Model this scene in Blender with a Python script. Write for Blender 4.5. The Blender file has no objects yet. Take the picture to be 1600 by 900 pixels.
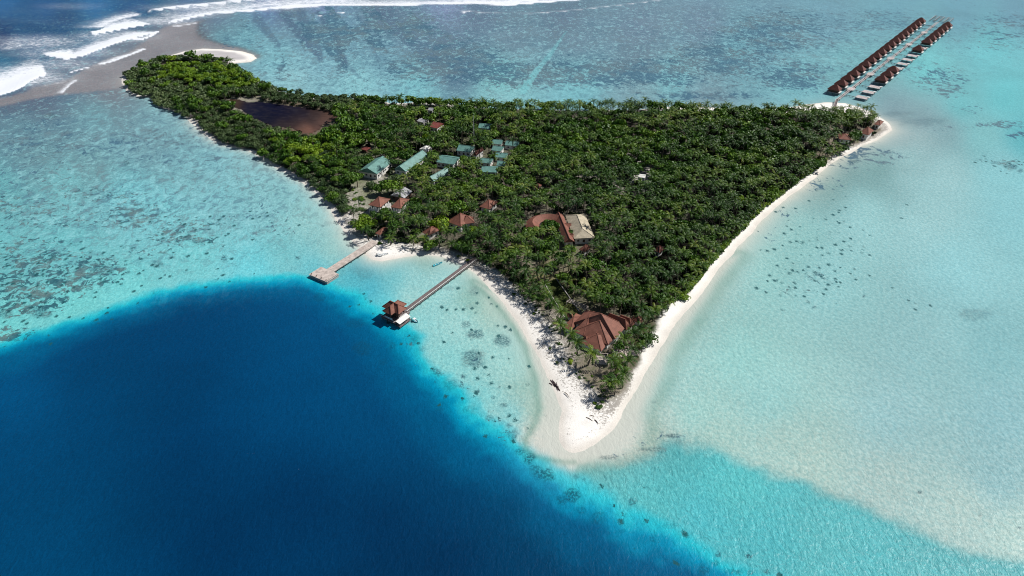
import bpy, bmesh, math, random
import numpy as np
from mathutils import Vector, Matrix
R = math.radians
random.seed(7); rng = np.random.default_rng(7)
sc = bpy.context.scene; C = sc.collection

# ------------------------------------------------------------------ camera, sky, sun, exposure
H, PITCH, F, W2, H2 = 230.0, R(35.0), 1600*24/36, 800.0, 450.0
cam_d = bpy.data.cameras.new('camera'); cam = bpy.data.objects.new('camera', cam_d); C.objects.link(cam)
cam_d.lens = 24; cam_d.sensor_width = 36; cam_d.clip_start = 1; cam_d.clip_end = 60000
cam.location = (0, 0, H); cam.rotation_euler = (R(90)-PITCH, 0, 0); sc.camera = cam
SUN_EL = R(47); SUN_DIR = (0.93, 0.36)                        # towards the sun
az = math.atan2(SUN_DIR[0], SUN_DIR[1])                       # from +Y clockwise
world = bpy.data.worlds.new('World'); sc.world = world; world.use_nodes = True
wn = world.node_tree.nodes; wl = world.node_tree.links
sky = wn.new('ShaderNodeTexSky'); sky.sky_type = 'NISHITA'; sky.sun_disc = False
sky.sun_elevation = SUN_EL; sky.sun_rotation = az; sky.air_density = 1.0; sky.dust_density = 0.6; sky.altitude = 100
wl.new(sky.outputs[0], wn['Background'].inputs[0]); wn['Background'].inputs[1].default_value = 0.050
sd = bpy.data.lights.new('sun', 'SUN'); sd.energy = 5.0; sd.angle = R(0.5); sd.color = (1.0, 0.965, 0.91)
so = bpy.data.objects.new('sun', sd); C.objects.link(so)
dv = Vector((math.sin(az)*math.cos(SUN_EL), math.cos(az)*math.cos(SUN_EL), math.sin(SUN_EL)))
so.rotation_euler = dv.to_track_quat('Z', 'Y').to_euler(); so.location = (400, 400, 800)
sc.view_settings.view_transform = 'Standard'; sc.view_settings.look = 'None'
sc.view_settings.gamma = 1; sc.view_settings.exposure = 0.12; sc.view_settings.use_curve_mapping = False
sc.cycles.filter_width = 1.05; sc.cycles.max_bounces = 6; sc.cycles.diffuse_bounces = 3; sc.cycles.glossy_bounces = 2
EXPO_K = 1.36                                                  # picture value of a white sunlit sheet

# ------------------------------------------------------------------ plan <-> photograph measurements
cp, sp = math.cos(PITCH), math.sin(PITCH)
def P(px, py, z=0.0):
    x = (px-W2)/F; y = (H2-py)/F
    d = (x, cp + y*sp, -sp + y*cp)
    t = (z-H)/d[2]
    return Vector((d[0]*t, d[1]*t, z))
def proj(x, y, z):
    yy = np.maximum(y, 0.0); dz = z-H
    zc = yy*cp - dz*sp; yc = yy*sp + dz*cp
    zc = np.maximum(zc, 1.0)
    return W2 + F*x/zc, H2 - F*yc/zc
def PL(pts, z=0.0): return np.array([P(a, b, z)[:2] for a, b in pts])

def vnoise(x, y, s, seed=0):
    x = x/s; y = y/s
    xi = np.floor(x).astype(np.int64); yi = np.floor(y).astype(np.int64)
    fx = x-xi; fy = y-yi; fx = fx*fx*(3-2*fx); fy = fy*fy*(3-2*fy)
    def h(a, b):
        n = (a*374761393 + b*668265263 + seed*1442695041) & 0x7fffffff
        n = ((n ^ (n >> 13))*1274126177) & 0x7fffffff
        return ((n ^ (n >> 16)) & 0xffff)/65535.0
    return (h(xi, yi)*(1-fx)+h(xi+1, yi)*fx)*(1-fy) + (h(xi, yi+1)*(1-fx)+h(xi+1, yi+1)*fx)*fy
def fbm(x, y, s, seed=0, o=3):
    r = 0; a = 1; t = 0
    for i in range(o):
        r = r + a*vnoise(x, y, s/(2**i), seed+i*17); t += a; a *= 0.55
    return r/t
def seg_dist(x, y, a, b):
    d = b-a; L = max(float(d@d), 1e-9)
    t = np.clip(((x-a[0])*d[0]+(y-a[1])*d[1])/L, 0, 1)
    return np.hypot(x-a[0]-t*d[0], y-a[1]-t*d[1]), t
def inside(x, y, poly):
    c = np.zeros(np.shape(x), bool); n = len(poly)
    for i in range(n):
        x0, y0 = poly[i]; x1, y1 = poly[(i+1) % n]
        if y0 == y1: continue
        c ^= ((y0 > y) != (y1 > y)) & (x < (x1-x0)*(y-y0)/(y1-y0)+x0)
    return c
def sdf(x, y, poly, closed=True):                              # positive inside
    d = np.full(np.shape(x), 1e9); n = len(poly)
    for i in range(n if closed else n-1):
        d = np.minimum(d, seg_dist(x, y, poly[i], poly[(i+1) % n])[0])
    return np.where(inside(x, y, poly), d, -d) if closed else d
def sstep(a, b, v):
    t = np.clip((v-a)/(b-a), 0, 1); return t*t*(3-2*t)
def lin(c):
    c = np.asarray(c, float)/255.0
    return np.where(c <= 0.04045, c/12.92, ((c+0.055)/1.055)**2.4)
def field(px, py, pts, eps=18.0, p=1.6, k=EXPO_K):
    """smooth map of measured local colours"""
    num = np.zeros((len(px), 3)); den = np.zeros(len(px))
    for a in pts:
        w = 1.0/((px-a[0])**2+(py-a[1])**2+eps*eps)**p
        num += w[:, None]*(lin(a[2:5])/k); den += w
    return num/den[:, None]

# ------------------------------------------------------------------ tagging and mesh helpers
def tag(o, label=None, cat=None, group=None, kind=None):
    if label:
        if not 4 <= len(label.replace(',', ' ').split()) <= 16: print('BADLABEL', len(label.split()), label)
        o['label'] = label
    if cat: o['category'] = cat
    if group: o['group'] = group
    if kind: o['kind'] = kind
    return o
def empty(name, loc, rz=0.0, parent=None):
    o = bpy.data.objects.new(name, None); C.objects.link(o); o.location = loc; o.rotation_euler = (0, 0, rz)
    o.empty_display_size = 2
    if parent: o.parent = parent
    return o
def link(name, me, parent=None):
    o = bpy.data.objects.new(name, me); C.objects.link(o)
    if parent: o.parent = parent
    return o
class MB:
    """collects shapes for ONE mesh"""
    def __init__(s): s.v = []; s.f = []
    def add(s, vs, fs):
        n = len(s.v); s.v += [tuple(v) for v in vs]; s.f += [tuple(i+n for i in f) for f in fs]; return s
    def box(s, c, d, rz=0.0, taper=1.0):
        cx, cy, cz = c; a, b, h = d[0]/2, d[1]/2, d[2]/2; co, si = math.cos(rz), math.sin(rz); vs = []
        for z, k in ((-h, 1.0), (h, taper)):
            for x, y in ((-a, -b), (a, -b), (a, b), (-a, b)):
                x *= k; y *= k; vs.append((cx+x*co-y*si, cy+x*si+y*co, cz+z))
        return s.add(vs, [(3, 2, 1, 0), (4, 5, 6, 7), (0, 1, 5, 4), (1, 2, 6, 5), (2, 3, 7, 6), (3, 0, 4, 7)])
    def bar(s, p, q, w, h=None):
        p, q = Vector(p), Vector(q); d = q-p; L = d.length
        if L < 1e-6: return s
        h = h or w; d /= L; u = d.cross(Vector((0, 0, 1)))
        if u.length < 1e-3: u = Vector((1, 0, 0))
        u.normalize(); t = u.cross(d).normalized(); vs = []
        for e in (p, q):
            for a, b in ((-1, -1), (1, -1), (1, 1), (-1, 1)): vs.append(e+u*a*w/2+t*b*h/2)
        return s.add(vs, [(3, 2, 1, 0), (4, 5, 6, 7), (0, 1, 5, 4), (1, 2, 6, 5), (2, 3, 7, 6), (3, 0, 4, 7)])
    def tube(s, pts, rad, n=6):
        pts = [Vector(p) for p in pts]; vs = []; fs = []
        for i, p in enumerate(pts):
            d = (pts[min(i+1, len(pts)-1)]-pts[max(i-1, 0)]).normalized()
            u = d.cross(Vector((0.3, 1, 0.1))).normalized(); t = d.cross(u)
            for k in range(n):
                a = 2*math.pi*k/n; vs.append(p+(u*math.cos(a)+t*math.sin(a))*rad[i])
        for i in range(len(pts)-1):
            for k in range(n):
                k2 = (k+1) % n; fs.append((i*n+k, i*n+k2, (i+1)*n+k2, (i+1)*n+k))
        fs.append(tuple(range(n-1, -1, -1))); fs.append(tuple((len(pts)-1)*n+k for k in range(n)))
        return s.add(vs, fs)
    def mesh(s, name, mat):
        me = bpy.data.meshes.new(name); me.from_pydata(s.v, [], s.f); me.update()
        if mat: me.materials.append(mat)
        return me
    def build(s, name, mat, parent=None): return link(name, s.mesh(name, mat), parent)
def np_mesh(name, verts, faces, mat, attrs=None, smooth=False):
    """faces: (n,k) int array"""
    me = bpy.data.meshes.new(name); nf, k = faces.shape
    me.vertices.add(len(verts)); me.vertices.foreach_set('co', np.ascontiguousarray(verts, np.float32).ravel())
    me.loops.add(nf*k); me.loops.foreach_set('vertex_index', np.ascontiguousarray(faces, np.int32).ravel())
    me.polygons.add(nf); me.polygons.foreach_set('loop_start', np.arange(0, nf*k, k, dtype=np.int32))
    me.polygons.foreach_set('loop_total', np.full(nf, k, np.int32))
    me.update(calc_edges=True)
    if smooth: me.polygons.foreach_set('use_smooth', np.ones(nf, bool))
    for an, av in (attrs or {}).items():
        if av.ndim == 2:
            a = me.attributes.new(an, 'FLOAT_COLOR', 'POINT')
            a.data.foreach_set('color', np.concatenate([av, np.ones((len(av), 1))], 1).astype(np.float32).ravel())
        else:
            a = me.attributes.new(an, 'FLOAT', 'POINT'); a.data.foreach_set('value', av.astype(np.float32))
    if mat: me.materials.append(mat)
    return me

# ------------------------------------------------------------------ node helpers
class NT:
    def __init__(s, name):
        s.m = bpy.data.materials.new(name); s.m.use_nodes = True; s.t = s.m.node_tree; s.b = s.t.nodes['Principled BSDF']
    def n(s, t, **k):
        o = s.t.nodes.new(t)
        for a, v in k.items(): setattr(o, a, v)
        return o
    def put(s, sock, v):
        if hasattr(v, 'is_linked') or isinstance(v, bpy.types.NodeSocket): s.t.links.new(v, sock)
        else:
            if isinstance(v, (tuple, list)) and len(v) == 3 and sock.type == 'RGBA': v = (*v, 1)
            sock.default_value = v
    def math(s, op, a, b=0.0, c=None, clamp=False):
        o = s.n('ShaderNodeMath', operation=op, use_clamp=clamp); s.put(o.inputs[0], a); s.put(o.inputs[1], b)
        if c is not None: s.put(o.inputs[2], c)
        return o.outputs[0]
    def mix(s, f, a, b, blend='MIX'):
        o = s.n('ShaderNodeMix', data_type='RGBA', blend_type=blend); s.put(o.inputs[0], f); s.put(o.inputs[6], a); s.put(o.inputs[7], b)
        return o.outputs[2]
    def smooth(s, v, a, b, lo=0.0, hi=1.0):
        o = s.n('ShaderNodeMapRange', interpolation_type='SMOOTHSTEP')
        for i, x in enumerate((v, a, b, lo, hi)): s.put(o.inputs[i], x)
        return o.outputs[0]
    def attr(s, name):
        o = s.n('ShaderNodeAttribute', attribute_name=name); return o
    def pos(s, scale=(1, 1, 1), rot=0.0):
        g = s.n('ShaderNodeNewGeometry'); o = s.n('ShaderNodeMapping'); s.t.links.new(g.outputs['Position'], o.inputs[0])
        o.inputs['Scale'].default_value = scale; o.inputs['Rotation'].default_value = (0, 0, rot); return o.outputs[0]
    def objpos(s, scale=(1, 1, 1)):
        g = s.n('ShaderNodeTexCoord'); o = s.n('ShaderNodeMapping'); s.t.links.new(g.outputs['Object'], o.inputs[0])
        o.inputs['Scale'].default_value = scale; return o.outputs[0]
    def noise(s, vec, scale, detail=3.0, rough=0.55, dist=0.0):
        o = s.n('ShaderNodeTexNoise'); s.put(o.inputs['Vector'], vec); o.inputs['Scale'].default_value = scale
        o.inputs['Detail'].default_value = detail; o.inputs['Roughness'].default_value = rough; o.inputs['Distortion'].default_value = dist
        return o.outputs[0]
    def bump(s, h, strength, dist, normal=None):
        o = s.n('ShaderNodeBump'); s.put(o.inputs['Strength'], strength); o.inputs['Distance'].default_value = dist; s.put(o.inputs['Height'], h)
        if normal is not None: s.put(o.inputs['Normal'], normal)
        return o.outputs[0]
    def done(s, col, rough=0.8, spec=0.3, normal=None, metal=0.0):
        s.put(s.b.inputs['Base Color'], col); s.put(s.b.inputs['Roughness'], rough); s.put(s.b.inputs['Specular IOR Level'], spec)
        s.put(s.b.inputs['Metallic'], metal)
        if normal is not None: s.put(s.b.inputs['Normal'], normal)
        return s.m
def plain(name, col, rough=0.75, var=0.25, scale=0.6, spec=0.3, metal=0.0, stretch=(1, 1, 1), dirt=None, bump=0.0):
    """weathered surface: base colour broken by two noises"""
    t = NT(name); v = t.objpos(stretch); a = t.noise(v, scale, 4, 0.6); b = t.noise(v, scale*6, 2)
    f = t.math('ADD', t.math('MULTIPLY', a, 0.7), t.math('MULTIPLY', b, 0.3))
    f = t.smooth(f, 0.32, 0.68, 1-var, 1+var*0.6)
    mu = t.n('ShaderNodeMix', data_type='RGBA', blend_type='MULTIPLY'); t.put(mu.inputs[0], 1.0); t.put(mu.inputs[6], col)
    cc = t.n('ShaderNodeCombineColor'); [t.put(cc.inputs[i], f) for i in range(3)]; t.put(mu.inputs[7], cc.outputs[0]); c = mu.outputs[2]
    if dirt:
        c = t.mix(t.smooth(t.noise(v, scale*0.7, 5, 0.7), 0.5, 0.72, 0, 0.75), c, dirt)
    return t.done(c, rough, spec, t.bump(b, bump, 0.1) if bump else None, metal)
def roof_mat(name, col, dirt, rows=2.2, ridge=0.25, rough=0.7):
    """tiles / sheet: courses running round the roof by height plus blotches"""
    t = NT(name); v = t.objpos(); a = t.noise(v, 0.35, 4, 0.65); b = t.noise(v, 2.5, 2)
    sep = t.n('ShaderNodeSeparateXYZ'); t.put(sep.inputs[0], v)
    cz = t.math('FRACT', t.math('MULTIPLY', sep.outputs[2], rows))
    f = t.math('MULTIPLY', t.smooth(a, 0.3, 0.7, 0.78, 1.15), t.smooth(b, 0.3, 0.7, 0.88, 1.1))
    f = t.math('MULTIPLY', f, t.smooth(cz, 0.0, 0.25, 0.86, 1.0))
    cc = t.n('ShaderNodeCombineColor'); [t.put(cc.inputs[i], f) for i in range(3)]
    c = t.mix(1.0, col, cc.outputs[0], 'MULTIPLY')
    c = t.mix(t.smooth(t.noise(v, 0.8, 5, 0.7), 0.55, 0.75, 0, 0.6), c, dirt)
    return t.done(c, rough, 0.25, t.bump(cz, ridge, 0.15))

M = {}
M['roof_red'] = roof_mat('terracotta_roof', (0.215, 0.088, 0.062), (0.12, 0.06, 0.05))
M['roof_dark'] = roof_mat('dark_thatch_roof', (0.13, 0.045, 0.036), (0.065, 0.03, 0.028))
M['roof_green'] = roof_mat('green_sheet_roof', (0.145, 0.30, 0.27), (0.15, 0.22, 0.20), rows=0.0, rough=0.5)
M['roof_beige'] = roof_mat('beige_shingle_roof', (0.44, 0.385, 0.285), (0.33, 0.28, 0.2))
M['roof_grey'] = roof_mat('grey_metal_roof', (0.42, 0.42, 0.45), (0.28, 0.17, 0.13), rows=0.0, rough=0.5)
M['roof_rust'] = roof_mat('rusty_red_roof', (0.28, 0.075, 0.065), (0.38, 0.28, 0.24), rows=0.0)
M['white'] = plain('white_wall', (0.74, 0.73, 0.70), 0.7, 0.18, 0.5, dirt=(0.5, 0.47, 0.42))
M['glass'] = plain('dark_window', (0.02, 0.025, 0.03), 0.15, 0.1, spec=0.6)
M['wood_pale'] = plain('weathered_deck', (0.50, 0.43, 0.385), 0.85, 0.35, 0.4, dirt=(0.34, 0.28, 0.25))
M['wood_grey'] = plain('grey_boardwalk', (0.155, 0.125, 0.125), 0.85, 0.3, 0.8, dirt=(0.22, 0.18, 0.17))
M['wood_dark'] = plain('dark_timber', (0.10, 0.06, 0.045), 0.8, 0.3)
M['wood_villa'] = plain('bleached_platform', (0.52, 0.46, 0.45), 0.85, 0.4, 0.5, dirt=(0.25, 0.2, 0.2))
M['concrete'] = plain('concrete', (0.36, 0.34, 0.32), 0.85, 0.3)
M['pile'] = plain('wet_piles', (0.10, 0.09, 0.085), 0.7, 0.3)
M['blue_boat'] = plain('turquoise_hull', (0.05, 0.38, 0.46), 0.4, 0.15, spec=0.5)
M['white_boat'] = plain('white_gelcoat', (0.72, 0.74, 0.74), 0.35, 0.1, spec=0.5)
M['steel'] = plain('galvanised_steel', (0.4, 0.4, 0.42), 0.5, 0.2)

# ------------------------------------------------------------------ outlines measured off the photograph (ground plan)
SHORE_PX = [(893,708),(880,702),(873,686),(875,662),(880,642),(870,618),(857,590),(842,560),(826,530),(808,500),(790,475),(768,452),(748,432),
 (735,420),(722,412),(706,407),(690,401),(668,398),(650,398),(632,401),(612,405),(596,409),(580,405),(570,398),(562,390),(553,380),(543,366),
 (533,352),(522,338),(513,321),(499,307),(484,293),(468,281),(447,270),(429,260),(411,249),(393,237),(375,232),(350,227),(334,220),(322,212),
 (312,203),(298,191),(288,181),(270,174),(250,168),(240,160),(233,152),(222,152),(207,149),(197,141),(190,130),(192,121),(205,111),(230,100),
 (252,92),(264,87),(288,80),(316,76),(345,77),(376,80),(396,86),(402,91),(392,97),(366,99),(372,108),(390,122),(425,139),(470,151),(505,156),
 (545,156),(572,149),(590,155),(610,162),(640,161),(660,159),(700,163),(760,169),(820,172),(900,173),(1000,171),(1050,166),(1100,167),(1150,171),
 (1200,172),(1232,168),(1260,163),(1290,160),(1320,161),(1345,168),(1362,176),(1375,184),(1388,191),(1393,203),(1382,212),(1370,220),(1350,227),
 (1335,235),(1315,246),(1295,259),(1275,276),(1255,293),(1232,309),(1208,326),(1189,346),(1170,368),(1152,388),(1134,408),(1114,432),(1095,458),
 (1077,480),(1059,502),(1042,527),(1025,554),(1010,581),(995,607),(980,632),(969,656),(953,676),(932,693),(912,705)]
SHORE = PL(SHORE_PX)
VEG_PX = [(938,641),(926,628),(912,606),(898,588),(884,572),(872,552),(864,524),(850,505),(830,480),(812,462),(792,444),(770,424),(745,409),(720,399),
 (690,391),(660,388),(632,382),(612,380),(590,377),(570,370),(556,362),(549,350),(547,340),(535,330),(522,322),(508,308),(494,296),(478,283),(455,270),(436,260),
 (418,249),(398,236),(378,231),(352,226),(335,219),(326,211),(315,200),(302,188),(290,178),(272,170),(254,163),(246,155),(238,149),(222,148),(210,142),(205,128),
 (203,114),(230,102),(255,94),(300,90),(350,97),(380,118),(400,130),(430,142),(480,152),(540,156),(566,156),(600,162),(650,162),(700,164),(760,168),(820,170),
 (900,171),(1000,170),(1060,172),(1100,175),(1150,176),(1200,177),(1240,178),(1275,178),(1320,178),(1350,182),(1370,188),(1384,196),(1380,206),(1362,216),(1340,226),
 (1316,238),(1300,250),(1275,266),(1252,283),(1224,304),(1195,326),(1170,350),(1144,378),(1114,415),(1090,448),(1075,466),(1055,474),(1040,492),(1030,520),(1015,547),
 (1002,572),(990,598),(978,616),(960,630)]
VEG = PL(VEG_PX, 1.2)
DEEP_PX = [(-700,640),(-300,600),(0,541),(50,523),(100,506),(150,491),(200,476),(250,459),(300,444),(350,436),(400,432),(450,431),(495,434),(520,442),(545,455),(570,470),(592,486),
 (610,505),(632,524),(655,548),(680,580),(708,610),(736,640),(768,670),(797,690),(820,708),(848,737),(880,762),(920,782),(960,802),(1000,822),(1050,847),(1100,869),(1150,890),(1230,925),(1400,1010),(1500,1300),(-900,1500)]
SHELF_PX = [(700,690),(822,686),(832,706),(860,717),(900,722),(960,715),(1000,704),(1030,688),(1055,682),(1080,692),(1110,706),(1150,719),(1200,731),(1250,753),(1300,773),(1350,791),
 (1400,806),(1450,829),(1500,849),(1550,861),(1600,873),(1700,905),(2100,960),(2000,1400),(500,1300)]
DEEP, SHELF = PL(DEEP_PX), PL(SHELF_PX)

# ------------------------------------------------------------------ water
def make_water():
    fine = 2.0/F
    th = np.concatenate([np.linspace(R(-75), R(27), 40, endpoint=False), np.arange(R(27), R(79.5), fine), np.linspace(R(79.6), R(89.0), 60)])
    u = np.concatenate([np.linspace(-3.2, -0.86, 40, endpoint=False), np.arange(-0.86, 0.86, fine), np.linspace(0.862, 3.2, 40)])
    TH, U = np.meshgrid(th, u, indexing='ij')
    Y = H*np.tan(TH); X = U*np.sqrt(Y*Y+H*H)
    x = X.ravel(); y = Y.ravel(); nr, nc = TH.shape
    px, py = proj(x, y, 0.0); px = np.clip(px, -500, 2100); py = np.clip(py, -60, 1250)
    wob = (fbm(x, y, 22, 3)-0.5)*10 + (fbm(x, y, 5, 9)-0.5)*4
    ds = -sdf(x, y, SHORE)                                     # metres off the shore
    dd = sdf(x, y, DEEP) + wob*1.2 + (fbm(x, y, 60, 23)-.5)*12
    dh = sdf(x, y, SHELF) + wob*0.8 + (fbm(x, y, 70, 19)-.5)*16*sstep(1000, 1150, px) + (fbm(x*0.9+y*0.45, (y*0.9-x*0.45)*3, 26, 57)-.5)*7
    S = [ # ocean, surf and reef flat
     (0,0,28,112,172),(70,8,22,100,158),(150,4,30,118,178),(220,5,28,95,150),(100,32,20,82,132),(0,58,14,62,112),(60,55,22,85,135),(60,88,35,105,150),(200,22,28,88,142),(0,100,62,120,160),(140,70,45,105,150),
     (120,100,78,98,130),(60,125,90,102,128),(20,160,88,98,124),(60,148,92,100,124),(150,125,122,122,134),(190,100,122,126,136),(200,80,112,120,140),(250,72,126,128,138),(290,55,132,128,138),(310,45,118,125,140),(170,140,120,120,130),(300,70,124,126,136),(225,88,120,124,132),
     (340,28,100,120,150),(450,22,98,122,150),(600,18,98,122,150),(750,18,100,124,152),(880,28,98,125,150),(500,5,120,140,190),(700,2,130,148,190),(300,18,60,110,165),(420,8,90,120,180),
     # north lagoon
     (345,55,98,165,180),(385,60,105,178,192),(430,90,120,195,208),(450,125,140,205,214),(560,135,132,205,214),(520,60,108,172,192),(480,40,98,150,172),(600,80,105,160,180),
     (640,50,98,130,155),(690,80,92,122,148),(720,110,90,122,150),(800,55,108,142,162),(900,60,108,144,164),(1000,50,112,143,168),(1100,40,112,146,172),(1000,85,105,140,160),(650,130,115,195,205),(780,125,118,208,212),
     (900,130,115,195,205),(1050,125,112,190,202),(1150,80,105,178,195),(1100,150,118,160,176),(1000,152,125,172,185),(780,155,130,195,200),
     # east of the villas
     (1200,60,104,172,192),(1200,10,108,160,182),(1300,30,108,168,190),(1400,10,104,172,192),(1500,20,102,170,192),(1590,10,104,168,192),(1550,80,98,206,216),(1330,100,112,190,200),(1250,130,112,190,202),(1450,110,104,212,218),(1570,150,90,205,214),(1500,165,100,200,208),
     (1400,182,122,160,172),(1440,192,126,165,176),(1475,200,130,175,184),(1410,205,150,190,196),(1440,215,155,200,205),(1595,215,78,188,200),(1540,215,120,200,206),
     # east lagoon
     (1330,250,112,165,168),(1370,262,118,172,174),(1290,285,118,172,172),(1420,250,145,198,202),(1480,270,150,205,210),(1560,260,130,205,214),(1590,330,132,208,218),(1350,330,148,210,214),(1450,330,150,208,213),(1240,370,135,200,200),
     (1200,410,140,206,205),(1110,500,135,196,194),(1150,560,142,208,206),(1300,440,144,210,214),(1500,420,138,207,215),(1450,550,142,202,208),(1560,540,128,195,203),(1200,620,146,208,208),(1080,640,152,212,208),(1120,690,160,206,200),
     (1220,700,162,205,200),(1260,735,168,206,200),(1400,650,146,200,206),(1570,650,135,195,204),(1380,760,166,204,202),(1500,800,168,206,203),(1590,845,168,208,204),(1560,740,140,196,203),(1040,600,150,212,212),(1060,560,140,205,203),(1010,680,160,196,184),
     # west lagoon
     (30,200,96,148,162),(60,240,104,158,168),(150,180,108,172,184),(250,165,120,180,190),(230,225,112,165,176),(140,250,108,164,172),(330,260,118,188,198),(100,290,108,195,202),(200,300,108,200,210),(350,310,118,196,205),(250,340,112,206,215),(420,310,128,200,206),
     (480,350,140,208,208),(100,400,98,200,206),(300,400,106,212,217),(450,400,108,200,206),(400,422,92,214,226),(0,300,96,184,190),(0,400,96,196,202),(0,520,98,212,212),(120,480,100,214,214),(200,455,102,216,218),(490,420,90,200,212),(520,390,140,208,205),(540,378,170,212,205),(300,200,112,175,185),(380,250,125,190,198),
     # between the two jetties
     (600,415,150,205,200),(570,415,75,180,190),(560,425,48,172,190),(585,432,30,178,200),(548,440,55,195,212),(575,455,25,182,206),(610,430,90,196,205),(650,425,140,208,210),(690,440,152,214,214),(660,408,135,180,168),(640,465,155,212,208),(600,480,60,205,218),
     (720,500,152,214,211),(740,470,130,188,176),(765,480,165,205,192),(780,560,150,214,210),(620,520,95,214,222),(650,520,140,215,214),(700,570,128,214,214),(750,620,122,212,214),(800,650,118,208,212),(810,580,152,212,206),(825,600,135,190,178),(838,640,140,190,176),(838,585,170,208,198),
     # pale apron of the point
     (835,690,205,216,206),(850,706,216,220,210),(880,716,218,222,212),(930,714,212,220,210),(975,695,216,226,218),(1000,668,196,218,214),(850,665,212,218,206),(858,640,205,214,202),(1020,640,175,216,212),(862,690,215,220,212),(900,712,222,222,214)]
    T = [(860,735,60,190,205),(900,740,72,192,196),(960,735,66,192,198),(1040,705,62,185,192),(1000,770,62,200,208),(1150,760,66,200,206),(1100,820,50,196,210),(1300,830,76,198,206),(1300,780,70,192,200),(1450,850,78,190,198),(1550,890,80,188,196),(1200,860,56,196,208),(1350,890,70,196,206),(820,715,30,150,180),(750,640,60,190,205),(620,500,60,200,215)]
    D = [(0,600,0,92,152),(0,700,2,78,132),(60,820,2,74,124),(150,620,0,72,124),(300,560,0,68,120),(300,700,0,58,106),(450,600,0,74,128),(350,850,0,52,98),(470,780,0,50,96),(600,820,0,50,96),(600,650,2,80,134),(700,700,2,80,132),(800,800,2,74,122),(500,500,2,86,142),(560,560,2,88,144),(900,880,2,68,114),(700,880,0,50,96),(1000,890,4,78,124),(0,900,2,72,120)]
    cs = field(px, py, S); ct = field(px, py, T, 30); cdp = field(px, py, D, 60, 1.3)*np.array([.5, .84, .76])
    FLAT = PL([(-400,230),(0,166),(40,158),(100,147),(140,143),(192,138),(215,128),(300,100),(366,100),(402,92),(406,86),(372,74),(338,67),(320,58),(309,48),(312,38),(320,31),(262,39),(236,58),(200,80),(150,100),(110,122),(60,136),(20,149),(0,154),(-400,210)])
    fl = sdf(x, y, FLAT)+wob*1.0
    fcol = lin((146,143,148))/EXPO_K*(0.85+0.3*fbm(x, y, 40, 77))[:, None]
    wfl = sstep(-5, 5, fl)[:, None]; cs = cs*(1-wfl)+fcol*wfl
    rimd = np.exp(-(fl/6.0)**2)*sstep(300, 312, px)*(py < 95); cs = cs*(1-0.35*rimd[:, None])
    oce = (sstep(0, 40, sdf(x, y, PL([(-500,260),(0,135),(80,105),(200,55),(300,26),(300,-55),(-500,-55)]))))[:, None]
    cs = cs*(1-oce)+np.maximum(cs-np.array([0.035, 0.018, 0.02]), 0.0015)*oce
    lum_ = (cs@np.array([.25, .6, .15]))[:, None]; cs = cs*0.86+lum_*0.14; cs = cs*(1+sstep(900, 1050, px)[:, None]*np.array([-.01, -.025, -.045]))
    lt_ = (ct@np.array([.25, .6, .15]))[:, None]; ct = (ct*0.87+lt_*0.13)*np.array([1.0, .93, .91])
    cs = cs*(1-sstep(-1, 8, dh)[:, None]) + ct*sstep(-1, 8, dh)[:, None]
    edge_ = np.exp(-((dh-3)/4.0)**2)*(fbm(x, y, 25, 83)) * sstep(900, 1000, px)
    cs = cs*(1-0.16*edge_[:, None])
    # depth ramp beyond the drop-off
    west = sstep(650, 450, px)
    k = 1.0+0.08*(1-west)
    aqua = lin((40,196,212))/EXPO_K; cyan = lin((0,150,188))/EXPO_K; mid = lin((0,98,142))/EXPO_K
    d = dd/k
    c = cs
    for col, a, b in ((aqua, -7, 1), (cyan, -1, 7), (mid, 4, 15)):
        w = sstep(a, b, d)[:, None]; c = c*(1-w)+col*w
    w = sstep(9, 33, d)[:, None]; c = c*(1-w)+cdp*(0.86+0.28*fbm(x*0.8+y*0.5, (y*0.8-x*0.5)*2.2, 90, 131))[:, None]*w
    # sand seen through the first metres of water
    clear = 1-sstep(0, 60, dh)*0
    halo = np.exp(-np.maximum(ds+(fbm(x, y, 9, 5)-.5)*3, 0)/(5.0+3.0*sstep(900, 1000, px)))*(0.86)
    halo *= sstep(168, 200, py)*0.75+0.25
    c = c*(1-halo[:, None]) + (lin((228,226,214))/EXPO_K)*halo[:, None]
    APR = PL([(740,440),(765,463),(790,492),(810,520),(826,550),(835,582),(840,612),(846,638),(836,662),(823,687),(827,703),(850,714),(882,720),(925,718),(962,712),(988,700),(1003,682),(1008,652),(1018,622),(1034,590),(1044,555),(1066,520),(1090,487),(1110,458),(1134,425),(1156,398),(1100,420),(1000,560),(930,660),(900,660),(850,520),(800,470)])
    ap = sdf(x, y, APR)+(fbm(x, y, 12, 15)-.5)*3
    wa = sstep(-1.5, 5, ap)*0.80
    ac_ = lin((212,216,207))/EXPO_K*(0.93+0.1*fbm(x, y, 9, 16))[:, None]
    c = c*(1-wa[:, None])+ac_*wa[:, None]
    ln = np.exp(-((ap+np.where(px < 900, 1.0, 3.5))/np.where(px < 900, 2.0, 4.5))**2)*np.where(px < 900, 1.0, .75)*(0.4+0.9*fbm(x, y, 16, 18)); ln = np.clip(ln, 0, 1)
    c = c*(1-0.55*ln[:, None])+(lin((95,150,135))/EXPO_K)*(0.55*ln[:, None])
    # ---- coverage of the bottom by reef, weed and coral heads
    def blob(lst):
        r = np.zeros(len(x))
        for cx, cy, rx, ry, a in lst:
            q = ((px-cx)/rx)**2+((py-cy)/ry)**2; r = np.maximum(r, a*np.exp(-0.55*q**1.4))
        return r
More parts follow.
